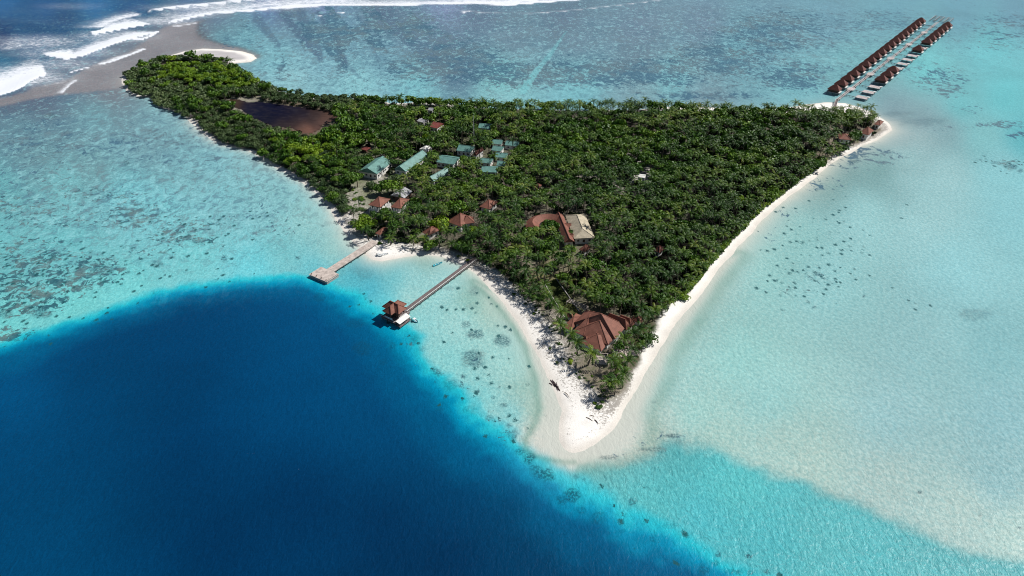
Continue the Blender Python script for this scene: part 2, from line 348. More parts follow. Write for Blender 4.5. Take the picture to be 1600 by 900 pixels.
    cf = blob([(200,230,260,60,.42),(60,260,160,40,.55),(700,95,90,35,.95),(850,118,120,22,.92),(1000,115,130,24,.95),(1130,95,90,35,.92),(1200,50,120,40,.72),(1240,120,60,25,.85),(760,110,70,20,.9),(1330,110,50,30,.6),(1080,150,120,8,.8),(560,60,80,50,.5),(620,120,60,25,.5),(1400,50,150,40,.62),(1560,50,80,40,.6),(1420,100,60,25,.6),
        (1465,120,45,18,.72),(1480,140,40,12,.62),(1500,170,60,8,.5),(1560,195,50,7,.72),(1595,210,30,6,.8),(1460,200,60,6,.4),(380,60,50,25,.45),(640,60,60,40,.6),(450,110,60,20,.42),(120,230,140,30,.62),(230,220,100,25,.62),(250,250,100,15,.62),(60,190,90,25,.5),(200,180,100,20,.45),(330,260,90,30,.52),(420,330,80,40,.48),(300,300,200,60,.32),
        (1320,250,80,22,.78),(1270,285,55,16,.7),(1370,245,60,14,.62),(1235,330,20,18,.5),(1205,365,16,16,.5),(1180,395,12,16,.4),(1090,190,30,8,.0),(1330,70,90,40,.45),(900,85,250,20,.3),
        (1010,690,40,14,.6),(960,712,40,6,.5),(1055,684,22,4,.7),(740,560,60,60,.35),(1450,60,130,50,.5),(800,50,200,40,.22)])
    cc = blob([(40,330,120,28,.62),(130,300,100,20,.55),(200,340,80,25,.62),(60,400,90,40,.62),(150,420,80,25,.66),(60,470,90,25,.64),(120,440,70,20,.66),(20,440,40,40,.6),(260,370,60,25,.52),(320,375,22,8,.62),(300,355,60,15,.5),(160,345,90,12,.66),(100,350,60,8,.7),(80,380,60,10,.6),(230,395,50,15,.5),
        (20,520,50,12,.55),(10,530,40,5,.72),(350,400,30,20,.38),(1280,432,30,14,.55),(1250,455,40,12,.5),(735,545,90,70,.28),(840,730,14,10,.3),(640,535,14,10,.5),(690,590,20,12,.52),(720,605,20,12,.5),(770,650,20,10,.5),(790,680,20,12,.5),(1575,255,30,8,.55),(1530,250,10,4,.6)])
    fade = 1-sstep(-2, 30, dd)
    cf *= fade; cc *= 1-sstep(5, 40, dd)
    cl = (fbm(x, y, 55, 91, 3)-.5)*2
    cf = np.clip(cf*1.0+cl*0.26*np.minimum(cf*3, 1), 0, 1); cc = np.clip(cc*1.08+cl*0.25*np.minimum(cc*3, 1), 0, 1)
    A_ = P(478, 22); B_ = P(505, 92); sdir = (B_-A_).normalized(); al = x*sdir.x+y*sdir.y; ac = -x*sdir.y+y*sdir.x
    stripes = sstep(.46, .66, fbm(ac, al*0.13, 17, 37, 3))
    reg = np.exp(-0.55*(((px-520)/130)**2+((py-62)/52)**2)**1.6)
    cf = np.clip(cf+reg*stripes*1.0, 0, 1)
    mot = (1-0.75*sstep(-6, 6, fl))*np.clip(np.exp(-0.5*(((px-760)/620)**2+((py-70)/85)**2)**2)+np.exp(-0.5*(((px-180)/330)**2+((py-260)/140)**2)**2), 0, 1)
    dots = np.clip(np.maximum(0.42*np.exp(-((dd-1)/9)**2)*sstep(.45, .6, fbm(x, y, 40, 101))*(px < 1250), blob([(1270,380,75,48,.5),(1278,425,55,28,.9),(1248,455,55,18,.85),(1225,440,45,22,.7),(1330,400,50,25,.5),(110,430,150,50,.6),(60,480,70,25,.6),(300,380,80,30,.5),(350,345,80,20,.4),(780,610,50,60,.4),(740,560,70,60,.3),(730,470,50,25,.25),(1400,470,40,20,.3),(980,740,60,20,.2),(1570,255,40,10,.4)]))*(1+cl*0.5), 0, 1)*fade
    # individual heads and weed beds, soft (depth) or crisp
    jx = (fbm(x, y, 6, 31)-.5); jy = (fbm(x, y, 6, 47)-.5)
    sp = np.zeros(len(x))
    for cx, cy, rx, ry, a in [(744,521,15,8,.95),(738,562,24,14,.8),(784,534,15,11,.8),(727,507,9,6,.7),(565,546,17,14,.5),(612,540,6,6,.5),(598,566,8,6,.35),(555,505,14,8,.35),(500,463,9,9,.45),(648,532,12,9,.6),(684,581,8,7,.9),(660,545,12,8,.45),(700,600,16,9,.5),(735,640,14,8,.35),(686,640,8,6,.3),
        (826,719,15,12,1.),(848,741,18,13,1.),(838,730,18,8,.8),(812,706,10,8,.8),(897,773,15,12,1.),(876,783,8,8,.7),(908,796,8,7,.5),(935,808,12,12,.5),(988,783,8,6,.7),(970,830,8,5,.4),(1020,842,5,8,.5),(1045,822,20,6,.3),(1122,866,5,5,.9),(1171,869,7,5,1.),(1118,880,6,5,.6),(1148,893,18,6,.6),(1200,893,8,6,.8),(1172,895,6,6,.8),(1100,892,10,8,.6),(900,745,6,4,.6),(912,750,4,3,.6),(800,680,10,8,.6),(765,652,8,5,.6),
        (466,403,6,4,.9),(198,255,7,5,1.),(80,181,14,4,.7),(418,371,0,0,0),(504,353,3,1.6,.9),(309,376,13,5,.8),(205,345,12,5,.6),(160,421,22,9,.8),(120,436,18,7,.8),(205,460,0,0,0),(60,488,20,8,.8),(8,490,12,9,.8),(245,412,10,6,.7),(230,344,10,4,.5),(395,372,0,0,0),(350,405,7,8,.5),(270,403,8,3,.6),(350,470,0,0,0),(248,470,6,4,.4),
        (1334,253,8,2.5,.8),(1378,260,0,0,0),(1580,262,9,5,.9),(1572,255,8,3,.7),(1594,267,7,3,.8),(1555,254,8,2,.6),(1515,487,20,8,.45),(1530,493,20,10,.35),(1437,769,4,2,1),(1532,805,3,2,.9),(1595,825,6,2.5,.7),(1350,463,3,2,1),(1272,480,5,2,.9),
        (565,428,20,10,.25),(648,503,0,0,0),(690,478,3,2,.8),(724,588,4,3,.8),(780,605,3,3,.6),(747,612,4,3,.9),(770,621,4,3,.8),(786,633,6,3,.7),(795,664,6,4,.7),(700,447,0,0,0),(700,450,10,4,.35),(735,478,8,4,.35),
        (1402,185,0,0,0),(1440,190,45,7,.35),(1400,178,30,4,.35),(1020,702,20,4,.6),(950,715,18,3,.7),(1050,681,16,3,.9),(1060,690,10,5,.4),(741,455,10,8,.4),(1022,628,4,2,.4)]:
        if rx <= 0: continue
        q = np.sqrt(((px-cx)/rx)**2+((py-cy)/ry)**2) + (jx+jy)*0.9
        sp = np.maximum(sp, a*(1-sstep(0.55, 1.15, q)))
    # bands of weed combed by the current on the north reef, and two channels of bare sand
    def band(pts, w0, w1, a):
        r = np.zeros(len(x)); n = len(pts)-1
        for i in range(n):
            A = np.array(pts[i], float); B = np.array(pts[i+1], float)
            dpx, t = seg_dist(px, py*1.0, A, B); w = w0+(w1-w0)*(i+t)/n
            r = np.maximum(r, 1-sstep(0.5, 1.2, dpx/w+(fbm(x, y, 14, 61)-.5)*0.9))
        return r*a
    bd = np.maximum.reduce([band([(402,30),(418,50),(436,72)], 9, 5, .7), band([(444,20),(458,42),(476,62),(494,84)], 8, 6, .9), band([(470,20),(480,45),(494,70),(500,90)], 9, 6, .8), band([(498,20),(510,40),(528,65),(538,96)], 5, 6, 1.), band([(560,25),(575,60),(592,95)], 5, 3, .4),
        band([(600,25),(640,60),(680,100)], 16, 12, .6), band([(538,96),(560,120)], 5, 2, .5)])
    ch = np.maximum(band([(884,50),(862,82),(838,112),(818,140)], 1.6, 7, .6), band([(476,20),(508,70),(540,110)], 0.1, .1, 0))
    cf = np.maximum(cf*(1-ch), 0); 
    bd = bd*(1-ch)
    c = c*(1-(ch*0.6)[:, None]) + (lin((118,208,214))/EXPO_K)*(ch*0.6)[:, None]
    bcol = lin((78,104,132))/EXPO_K
    c = c*(1-(bd*0.92)[:, None]) + bcol*(bd*0.92)[:, None]
    # ---- breakers
    foam = np.zeros(len(x)); Z = np.zeros(len(x))
    def breaker(pts, front, behind, amp, hgt=0.0, taper=True):
        nonlocal foam, Z
        G = PL(pts); n = len(G)-1; best = np.full(len(x), 1e9); sgn = np.ones(len(x)); tt = np.zeros(len(x))
        for i in range(n):
            dseg, t = seg_dist(x, y, G[i], G[i+1]); e = G[i+1]-G[i]
            cr = e[0]*(y-G[i][1])-e[1]*(x-G[i][0])
            m = dseg < best; best = np.where(m, dseg, best); sgn = np.where(m, np.sign(cr), sgn); tt = np.where(m, (i+t)/n, tt)
        ends = sstep(0, 0.12, tt)*sstep(0, 0.12, 1-tt) if taper else 1.0
        wv = (fbm(x, y, 30, 71)-.5)*0.9+1
        f = np.where(sgn > 0, np.exp(-(best/(behind*wv))**1.3), np.exp(-(best/front)**2))*amp*ends
        foam = np.maximum(foam, f)
        Z += hgt*ends*np.where(sgn > 0, np.exp(-(best/14)**2), np.exp(-(best/5)**2))
    breaker([(-160,190),(-60,165),(0,150),(22,143),(36,136),(44,129),(62,120),(82,117)], 2, 75, 1.25, 1.2)
    breaker([(55,79),(80,88),(105,93),(130,88),(150,80),(175,71),(200,62),(225,56),(256,46)], 2, 40, 1.2, 1.4)
    breaker([(138,52),(150,55),(175,50),(205,44),(245,37)], 2, 62, 1.2, 1.4)
    breaker([(150,48),(170,35),(200,24),(225,19)], 8, 34, .8)
    breaker([(226,18),(240,17),(262,14),(300,10),(350,6),(400,1),(440,-4)], 2, 14, 1.2, 1.6)
    breaker([(250,33),(265,36),(300,28),(330,22),(400,17),(450,11),(520,9.5),(600,9.5),(700,6.5),(800,8.5),(850,4),(890,2),(960,-3)], 2.5, 17, 1.2, 0.8)
    breaker([(255,33),(300,24),(400,11),(500,3),(600,-2)], 6, 60, .75); breaker([(400,16),(520,9),(700,6),(860,2)], 3, 60, .8)
    breaker([(200,62),(222,62),(236,57),(252,47)], 1.5, 8, 1.1)
    breaker([(150,103),(176,96),(206,85),(234,74)], 2, 10, 1.0)
    breaker([(95,148),(103,138),(112,130),(122,124)], 2, 8, .8)
    breaker([(108,114),(125,109),(142,105)], 1.5, 6, .9)
    breaker([(265,42),(290,40),(315,34)], 2, 12, .75)
    breaker([(520,22),(540,19.5)], 1.5, 5, 1.0, 0, False); breaker([(494,25.5),(506,24)], 1.5, 4, .9, 0, False); breaker([(726,20),(734,18)], 1.5, 5, .9, 0, False)
    breaker([(640,10),(760,21),(830,22),(880,18),(930,13),(980,7),(1040,0),(1100,-6)], 2, 9, .62)
    breaker([(700,4),(780,6),(850,0),(900,-4)], 4, 60, .95)
    breaker([(560,9),(700,6),(800,8)], 3, 30, .7)
    foam = np.maximum(foam, blob([(100,82,90,10,.55),(175,58,70,9,.55),(40,122,80,14,.6),(250,32,60,8,.6),(350,12,120,7,.62),(520,4,160,5,.7),(60,66,90,12,.55),(90,100,80,12,.5),(170,60,50,10,.45),(40,115,60,12,.6),(20,72,40,6,.55),(110,8,60,6,.35),(300,22,60,8,.5)]))
    foam[ds < 0] = 0
    # long swells outside the reef
    oc = sstep(0, 60, sdf(x, y, PL([(-500,260),(0,135),(80,105),(200,55),(300,26),(500,8),(900,-2),(1200,-20),(1200,-55),(-500,-55)])))
    ph = (x*0.30+y*0.954)/34.0+ (fbm(x, y, 140, 21)-.5)*3.5
    Z += oc*(1.6*np.sin(ph)**3+0.8*(fbm(x, y, 18, 8)-.5))
    swd = sstep(-0.2, 0.9, np.sin(ph))*oc
    Z[ds < 3] = 0
    verts = np.stack([x, y, Z*1.0], 1)
    i = np.arange(nr-1)[:, None]*nc + np.arange(nc-1)[None, :]
    faces = np.stack([i, i+1, i+nc+1, i+nc], -1).reshape(-1, 4)
    # ---- material
    t = NT('sea_water'); col = t.attr('col').outputs['Color']
    kf, kc, ks = t.attr('reef_fine').outputs['Fac'], t.attr('reef_coarse').outputs['Fac'], t.attr('heads').outputs['Fac']
    fo, dp = t.attr('foam').outputs['Fac'], t.attr('depth').outputs['Fac']
    nf = t.noise(t.pos((1, 0.85, 1), 0.25), 0.135, 6, 0.72, 1.1)
    mf = t.smooth(t.math('SUBTRACT', nf, t.math('SUBTRACT', 0.735, t.math('MULTIPLY', kf, 0.345))), -0.010, 0.024)
    n2 = t.noise(t.pos((1, 1.1, 1), -0.3), 0.185, 7, 0.70, 0.8)
    mc = t.smooth(t.math('SUBTRACT', n2, t.math('SUBTRACT', 0.755, t.math('MULTIPLY', kc, 0.385))), -0.008, 0.028)
    ng = t.noise(t.pos(), 0.9, 4, 0.7)
    ms = t.math('MULTIPLY', ks, t.smooth(ng, 0.40, 0.56, 0.22, 1.0))
    tone = t.noise(t.pos(), 0.03, 3)
    warm = t.noise(t.pos((1, 1, 1), 1.0), 0.02, 4, 0.6)
    dark_f = t.mix(t.smooth(warm, 0.42, 0.62), (0.040, 0.105, 0.165), (0.085, 0.140, 0.175))
    dark_c = t.mix(t.smooth(t.noise(t.pos(), 0.06, 4), 0.42, 0.64), (0.016, 0.068, 0.098), (0.095, 0.140, 0.145))
    # colour of the bottom itself, softened where deep
    deepc = t.mix(0.68, col, (0.010, 0.06, 0.085))
    c1 = t.mix(t.math('MULTIPLY', mf, 0.88), col, dark_f)
    c1 = t.mix(t.math('MULTIPLY', mc, t.math('MULTIPLY', t.smooth(dp, 0, 25, 0.92, 0.5), t.smooth(t.noise(t.pos(), 0.35, 4, .7), .3, .6, .8, 1))), c1, t.mix(t.smooth(dp, -5, 10), dark_c, deepc))
    c1 = t.mix(t.math('MULTIPLY', ms, 0.92), c1, t.mix(t.smooth(dp, -12, 2), dark_c, t.mix(0.82, col, (0.004, 0.045, 0.075))))
    # rippled sand and cloudy patches
    rip = t.noise(t.pos((1, 0.55, 1), 0.7), 0.7, 4, 0.62, 1.2)
    lump = t.noise(t.pos(), 0.012, 4, 0.6)
    calm = t.smooth(t.attr('shore').outputs['Fac'], 2, 22)
    br = t.math('MULTIPLY', t.smooth(rip, 0.3, 0.72, 0.90, 1.10), t.smooth(lump, 0.3, 0.7, 0.93, 1.06))
    br = t.math('MULTIPLY', br, t.smooth(t.noise(t.pos(), 1.3, 3, 0.65), 0.25, 0.75, 0.90, 1.10))
    br = t.math('ADD', 1.0, t.math('MULTIPLY', calm, t.math('SUBTRACT', br, 1.0)))
    cc_ = t.n('ShaderNodeCombineColor'); [t.put(cc_.inputs[j], br) for j in range(3)]
    c1 = t.mix(1.0, c1, cc_.outputs[0], 'MULTIPLY')
    mo = t.attr('mottle').outputs['Fac']
    mn = t.noise(t.pos((1, 0.7, 1), .2), 0.15, 7, .80, .8)
    md = t.math('MULTIPLY', t.smooth(mn, .515, .565), t.math('MULTIPLY', mo, .70))
    ml = t.math('MULTIPLY', t.smooth(mn, .465, .42), t.math('MULTIPLY', mo, .50))
    c1 = t.mix(md, c1, t.mix(t.smooth(warm, .4, .6), (0.075, 0.165, 0.22), (0.12, 0.19, 0.22)))
    c1 = t.mix(ml, c1, (0.26, 0.52, 0.56))
    vo = t.n('ShaderNodeTexVoronoi'); t.put(vo.inputs['Vector'], t.pos((1, .8, 1), .5)); vo.inputs['Scale'].default_value = 0.26
    sepv = t.n('ShaderNodeSeparateColor'); t.put(sepv.inputs[0], vo.outputs['Color'])
    vd = t.math('ADD', vo.outputs['Distance'], t.math('MULTIPLY', t.math('SUBTRACT', t.noise(t.pos(), 1.1, 3, .7), .5), .9))
    dt = t.attr('dots').outputs['Fac']
    hit = t.math('MULTIPLY', t.smooth(vd, t.math('ADD', .24, t.math('MULTIPLY', sepv.outputs[1], .26)), .14), t.math('LESS_THAN', sepv.outputs[0], t.math('MULTIPLY', dt, .95)))
    c1 = t.mix(t.math('MULTIPLY', hit, .92), c1, (0.012, 0.075, 0.085))
    v2 = t.n('ShaderNodeTexVoronoi'); t.put(v2.inputs['Vector'], t.pos((1.8, .6, 1), .2)); v2.inputs['Scale'].default_value = 0.30
    s2 = t.n('ShaderNodeSeparateColor'); t.put(s2.inputs[0], v2.outputs['Color'])
    wcap = t.math('MULTIPLY', t.math('MULTIPLY', t.smooth(v2.outputs['Distance'], .11, .05), t.math('LESS_THAN', s2.outputs[0], t.smooth(t.noise(t.pos(), .03, 3, .6), .52, .7, 0.0, .16))), t.math('MULTIPLY', t.smooth(dp, 15, 50), t.smooth(t.attr('near').outputs['Fac'], .3, .7)))
    c1 = t.mix(wcap, c1, (0.55, 0.66, 0.72))
    # foam
    nfo = t.noise(t.pos((1, 2.2, 1), 0.25), 0.13, 7, 0.78, 1.2)
    grain = t.smooth(t.noise(t.pos((1, 1, 1), .4), 0.55, 4, .75), .38, .64, 1.11, .90)
    gc = t.n('ShaderNodeCombineColor'); [t.put(gc.inputs[j], t.math('POWER', grain, p_)) for j, p_ in ((0, 1.9), (1, 1.0), (2, .8))]
    c1 = t.mix(t.math('MULTIPLY', calm, t.smooth(dp, 10, -10)), c1, t.mix(1.0, c1, gc.outputs[0], 'MULTIPLY'))
    mfo = t.smooth(t.math('SUBTRACT', t.math('ADD', nfo, t.math('MULTIPLY', fo, 0.60)), 0.72), 0.0, 0.30)
    veil = t.math('MULTIPLY', t.smooth(fo, 0.1, 1.0, 0.0, 0.75), t.smooth(t.noise(t.pos((1, 3.2, 1), 0.3), 0.2, 6, .75, 1.5), .42, .6, .15, 1.0))
    c1 = t.mix(t.math('MAXIMUM', mfo, veil), c1, (0.72, 0.75, 0.80))
    # little whitecaps on the open water
    wc = t.smooth(t.noise(t.pos((1.6, 0.7, 1)), 0.9, 2, 0.5), 0.845, 0.87)
    wc = t.math('MULTIPLY', wc, t.smooth(dp, 20, 60))
    c1 = t.mix(wc, c1, (0.6, 0.65, 0.7))
    w1 = t.noise(t.pos((1.0, 0.5, 1), 0.62), 0.42, 3, 0.6, 0.6)
    w2 = t.noise(t.pos((1.0, 0.6, 1), 0.85), 1.1, 3, 0.6)
    hgt = t.math('ADD', t.math('MULTIPLY', w1, 1.0), t.math('MULTIPLY', w2, 0.32))
    tq = t.math('MULTIPLY', t.smooth(t.attr('shelf').outputs['Fac'], 0, 8), t.smooth(dp, 12, -8))
    nb = t.bump(hgt, t.math('ADD', .40, t.math('MULTIPLY', tq, .42)), 0.7)
    rough = t.mix(mfo, (0.34,)*3, (0.8,)*3)
    m = t.done(c1, rough, 0.2, nb)
    t.b.inputs['IOR'].default_value = 1.33
    me = np_mesh('water', verts, faces, m, {'col': c, 'reef_fine': cf, 'reef_coarse': cc, 'heads': sp, 'foam': foam, 'depth': dd, 'mottle': mot, 'dots': dots, 'shore': ds, 'shelf': dh, 'near': sstep(640, 860, py)}, True)
    return tag(link('water', me), kind='structure')
water = make_water()

# ------------------------------------------------------------------ island ground
POND_PX = [(354,158),(362,155),(372,156),(385,160),(410,160),(430,163),(470,168),(500,172),(525,177),(532,182),(520,189),(505,196),(500,202),(485,210),(470,207),(455,200),(438,199),(428,199),(420,194),(405,188),(390,181),(378,172),(362,166)]
POND = PL(POND_PX, 1.3)
def make_island():
    mn = SHORE.min(0)-14; mx = SHORE.max(0)+14; st = 2.2
    xs = np.arange(mn[0], mx[0], st); ys = np.arange(mn[1], mx[1], st)
    Y, X = np.meshgrid(ys, xs, indexing='ij'); x = X.ravel(); y = Y.ravel(); nr, nc = X.shape
    d = sdf(x, y, SHORE) + (fbm(x, y, 14, 2)-.5)*2.5
    dv = sdf(x, y, VEG) + (fbm(x, y, 10, 4)-.5)*5
    z = np.where(d < 0, d*0.09, 1.3*(1-np.exp(-d/7.0))) + np.where(d > 2, (fbm(x, y, 5, 14)-.5)*0.25, 0)
    px, py = proj(x, y, 1.2)
    sand = np.array([0.83, 0.80, 0.755])*np.ones((len(x), 1))
    wet = lin((226,217,203))/EXPO_K
    w = (1-sstep(0.5, 5, d))[:, None]; sand = sand*(1-w*0.55)+wet*w*0.55
    tops = np.array([(a, b) for a, b in [(0, 0)]])
    far = (((px < 410)*(py < 100))*sstep(5, 14, d+(fbm(x, y, 20, 44)-.5)*8))[:, None]
    sand = sand*(1-far*0.6) + (lin((150,146,158))/EXPO_K)*far*0.6
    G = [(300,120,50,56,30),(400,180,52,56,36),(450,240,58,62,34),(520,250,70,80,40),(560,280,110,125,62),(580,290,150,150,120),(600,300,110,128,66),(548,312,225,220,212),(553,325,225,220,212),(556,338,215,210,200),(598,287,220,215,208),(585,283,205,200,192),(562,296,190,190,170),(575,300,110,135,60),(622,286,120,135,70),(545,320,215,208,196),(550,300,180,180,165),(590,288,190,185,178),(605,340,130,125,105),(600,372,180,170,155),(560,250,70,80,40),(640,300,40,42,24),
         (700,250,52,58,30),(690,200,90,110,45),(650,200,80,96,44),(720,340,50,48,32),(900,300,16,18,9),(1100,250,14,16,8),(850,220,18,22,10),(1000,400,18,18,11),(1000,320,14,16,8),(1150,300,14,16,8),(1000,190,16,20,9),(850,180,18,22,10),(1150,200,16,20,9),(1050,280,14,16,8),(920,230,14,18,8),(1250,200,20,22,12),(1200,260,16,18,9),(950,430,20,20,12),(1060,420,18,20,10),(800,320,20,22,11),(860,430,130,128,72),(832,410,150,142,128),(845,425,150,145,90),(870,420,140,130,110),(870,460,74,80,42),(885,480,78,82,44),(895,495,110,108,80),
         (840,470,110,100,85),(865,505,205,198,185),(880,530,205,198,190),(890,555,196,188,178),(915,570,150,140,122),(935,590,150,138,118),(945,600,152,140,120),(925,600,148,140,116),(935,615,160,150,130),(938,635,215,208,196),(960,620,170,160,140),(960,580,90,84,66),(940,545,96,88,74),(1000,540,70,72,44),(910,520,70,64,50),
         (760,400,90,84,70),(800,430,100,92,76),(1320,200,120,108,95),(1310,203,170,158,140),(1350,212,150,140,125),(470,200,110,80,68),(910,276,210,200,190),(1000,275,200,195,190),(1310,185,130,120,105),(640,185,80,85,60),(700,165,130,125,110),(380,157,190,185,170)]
    g = field(px, py, G, 10, 1.8)  # forest floor points darkened, so tree shade is partly in the soil colour
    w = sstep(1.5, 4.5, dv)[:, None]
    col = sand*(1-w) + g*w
    path = np.minimum(seg_dist(px, py, np.array((868., 494.)), np.array((812., 455.)))[0], 99)
    debris = np.exp(-(np.maximum(-dv, 0)/6.0)**2)*0.9 + np.exp(-((d-5)/1.6)**2)*0.45
    debris *= sstep(1.0, 3, d)*(1-0.9*sstep(980, 1000, px)*(py > 230))
    green = sstep(0, 6, dv)*sstep(0.03, 0.08, g[:, 1])*0.9
    keep = d > -9
    i = np.arange(nr-1)[:, None]*nc + np.arange(nc-1)[None, :]
    q = np.stack([i, i+1, i+nc+1, i+nc], -1).reshape(-1, 4)
    q = q[keep[q].all(1)]
    used = np.unique(q); remap = np.full(len(x), -1); remap[used] = np.arange(len(used)); q = remap[q]
    verts = np.stack([x, y, z], 1)[used]
    t = NT('island_sand_and_soil'); c = t.attr('col').outputs['Color']; db = t.attr('debris').outputs['Fac']; gr = t.attr('green').outputs['Fac']
    n = t.noise(t.pos(), 0.95, 6, 0.75, 0.4); n3 = t.noise(t.pos(), 2.2, 3, 0.7)
    m = t.math('MULTIPLY', t.smooth(t.math('ADD', n, t.math('MULTIPLY', db, 0.2)), 0.63, 0.70, 0, 0.7), t.smooth(db, 0.0, 0.3))
    c = t.mix(m, c, (0.16, 0.14, 0.115))
    c = t.mix(t.math('MULTIPLY', gr, t.smooth(t.noise(t.pos(), 0.35, 5, 0.7), 0.47, 0.62, 0, 0.5)), c, (0.055, 0.085, 0.025))
    c = t.mix(t.math('MULTIPLY', gr, t.smooth(n3, 0.66, 0.72, 0, 0.35)), c, (0.5, 0.48, 0.45))
    f = t.math('MULTIPLY', t.smooth(n3, 0.3, 0.7, 0.90, 1.05), t.smooth(t.noise(t.pos(), 0.09, 4), 0.3, 0.7, 0.92, 1.04))
    cc = t.n('ShaderNodeCombineColor'); [t.put(cc.inputs[j], f) for j in range(3)]
    c = t.mix(1.0, c, cc.outputs[0], 'MULTIPLY')
    m = t.done(c, 0.95, 0.1, t.bump(n, 0.5, 0.35))
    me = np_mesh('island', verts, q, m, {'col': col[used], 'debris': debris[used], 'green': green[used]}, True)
    return tag(link('island_ground', me), kind='structure')
make_island()

def sheet(name, poly, z, step, pts, mat_fn, kind='structure'):
    mn = poly.min(0)-step; mx = poly.max(0)+step
    xs = np.arange(mn[0], mx[0], step); ys = np.arange(mn[1], mx[1], step)
    Y, X = np.meshgrid(ys, xs, indexing='ij'); x = X.ravel(); y = Y.ravel(); nr, nc = X.shape
    s = sdf(x, y, poly)+(fbm(x, y, 6, 33)-.5)*2.5; px, py = proj(x, y, z)
    i = np.arange(nr-1)[:, None]*nc + np.arange(nc-1)[None, :]; q = np.stack([i, i+1, i+nc+1, i+nc], -1).reshape(-1, 4)
    q = q[(s > -1.5)[q].all(1)]; used = np.unique(q); rm = np.full(len(x), -1); rm[used] = np.arange(len(used))
    zz = z + np.clip(s, -1.5, 0)*0.15
    me = np_mesh(name, np.stack([x, y, zz], 1)[used], rm[q], mat_fn, {'col': field(px, py, pts, 8, 1.6)[used]}, True)
    return tag(link(name, me), kind=kind)
t = NT('pond_water'); pc = t.attr('col').outputs['Color']
pc = t.mix(t.smooth(t.noise(t.pos((1, 3, 1), .2), .25, 6, .75), .4, .62, 0, .5), pc, t.mix(1.0, pc, (.55, .5, .5), 'MULTIPLY'))
pc = t.mix(t.smooth(t.noise(t.pos((1, 2, 1)), 0.12, 5, 0.7), 0.45, 0.65, 0, 0.12), pc, (0.10, 0.08, 0.075))
pm = t.done(pc, 0.4, 0.12, t.bump(t.noise(t.pos(), 0.8, 3), 0.15, 0.3)); t.b.inputs['IOR'].default_value = 1.2
t_ = NT('mown_grass'); M_LAWN = t_.done(t_.mix(t_.smooth(t_.noise(t_.pos(), .6, 5, .7), .4, .65, 0, .5), t_.attr('col').outputs['Color'], (0.03, 0.045, 0.012)), 0.9, 0.1)
sheet('pond', POND, 1.62, 2.0, [(360,158,84,66,50),(370,162,70,56,48),(385,168,26,28,50),(420,165,18,22,46),(430,175,10,14,42),(450,180,14,16,42),(420,185,18,20,40),(460,172,26,28,46),(475,178,26,26,42),(440,168,12,16,44),(400,176,16,20,44),(495,177,56,46,46),(518,181,96,74,66),(485,188,56,46,46),(460,192,60,48,46),(480,203,135,98,84),(440,195,52,44,46),(505,190,100,76,68),(470,205,110,82,70),(460,186,40,34,42)], pm)

# ------------------------------------------------------------------ buildings
FOOT = []        # keep-out footprints (centre, half sizes, angle) and visible outlines in the photo
VIS = []
def rect(A, B, Cc, z):
    """plan rectangle from three eave corners: A-B near side, C the far corner next to B"""
    a, b, c = P(*A, z), P(*B, z), P(*Cc, z); u = (b-a); w = u.length; u.normalize(); v = Vector((-u.y, u.x, 0)); dd = (c-b).dot(v)
    if dd < 0: v = -v; dd = -dd
    cen = a+u*w/2+v*dd/2; return Vector((cen.x, cen.y, 0)), math.atan2(u.y, u.x), w, dd
def hip_mesh(w, d, z0, rise, style='hip', axis='x', over=0.0, thick=0.25):
    """roof shell with eave thickness; ridge along axis"""
    mb = MB(); a, b = w/2+over, d/2+over
    if axis == 'y': a, b = b, a
    r = {'hip': max(a-b*0.95, 0.02), 'gable': a, 'halfhip': a-b*0.5, 'pyr': 0.02}[style]
    e = [(-a, -b, z0), (a, -b, z0), (a, b, z0), (-a, b, z0)]; rg = [(-r, 0, z0+rise), (r, 0, z0+rise)]
    lo = [(x, y, z-thick) for x, y, z in e]
    vs = e+rg+lo; fs = [(0, 1, 5, 4), (2, 3, 4, 5), (1, 2, 5), (3, 0, 4), (6, 7, 1, 0), (7, 8, 2, 1), (8, 9, 3, 2), (9, 6, 0, 3), (9, 8, 7, 6)]
    if style == 'gable': fs = [f for f in fs]
    if axis == 'y': vs = [(-y, x, z) for x, y, z in vs]
    return mb.add(vs, fs)
def cap_mesh(w, d, z0, rise, style, axis, over=0.0):
    a, b = w/2+over, d/2+over
    if axis == 'y': a, b = b, a
    r = {'hip': max(a-b*0.95, 0.02), 'gable': a, 'halfhip': a-b*0.5, 'pyr': 0.02}[style]; mb = MB(); q = 0.05
    pts = [((-r, 0, z0+rise+q), (r, 0, z0+rise+q))]
    if style != 'gable':
        for sx in (-1, 1):
            for sy in (-1, 1): pts.append(((sx*r, 0, z0+rise+q), (sx*a, sy*b, z0+q)))
    for p, s in pts:
        if axis == 'y': p = (-p[1], p[0], p[2]); s = (-s[1], s[0], s[2])
        mb.bar(p, s, 0.35, 0.18)
    return mb
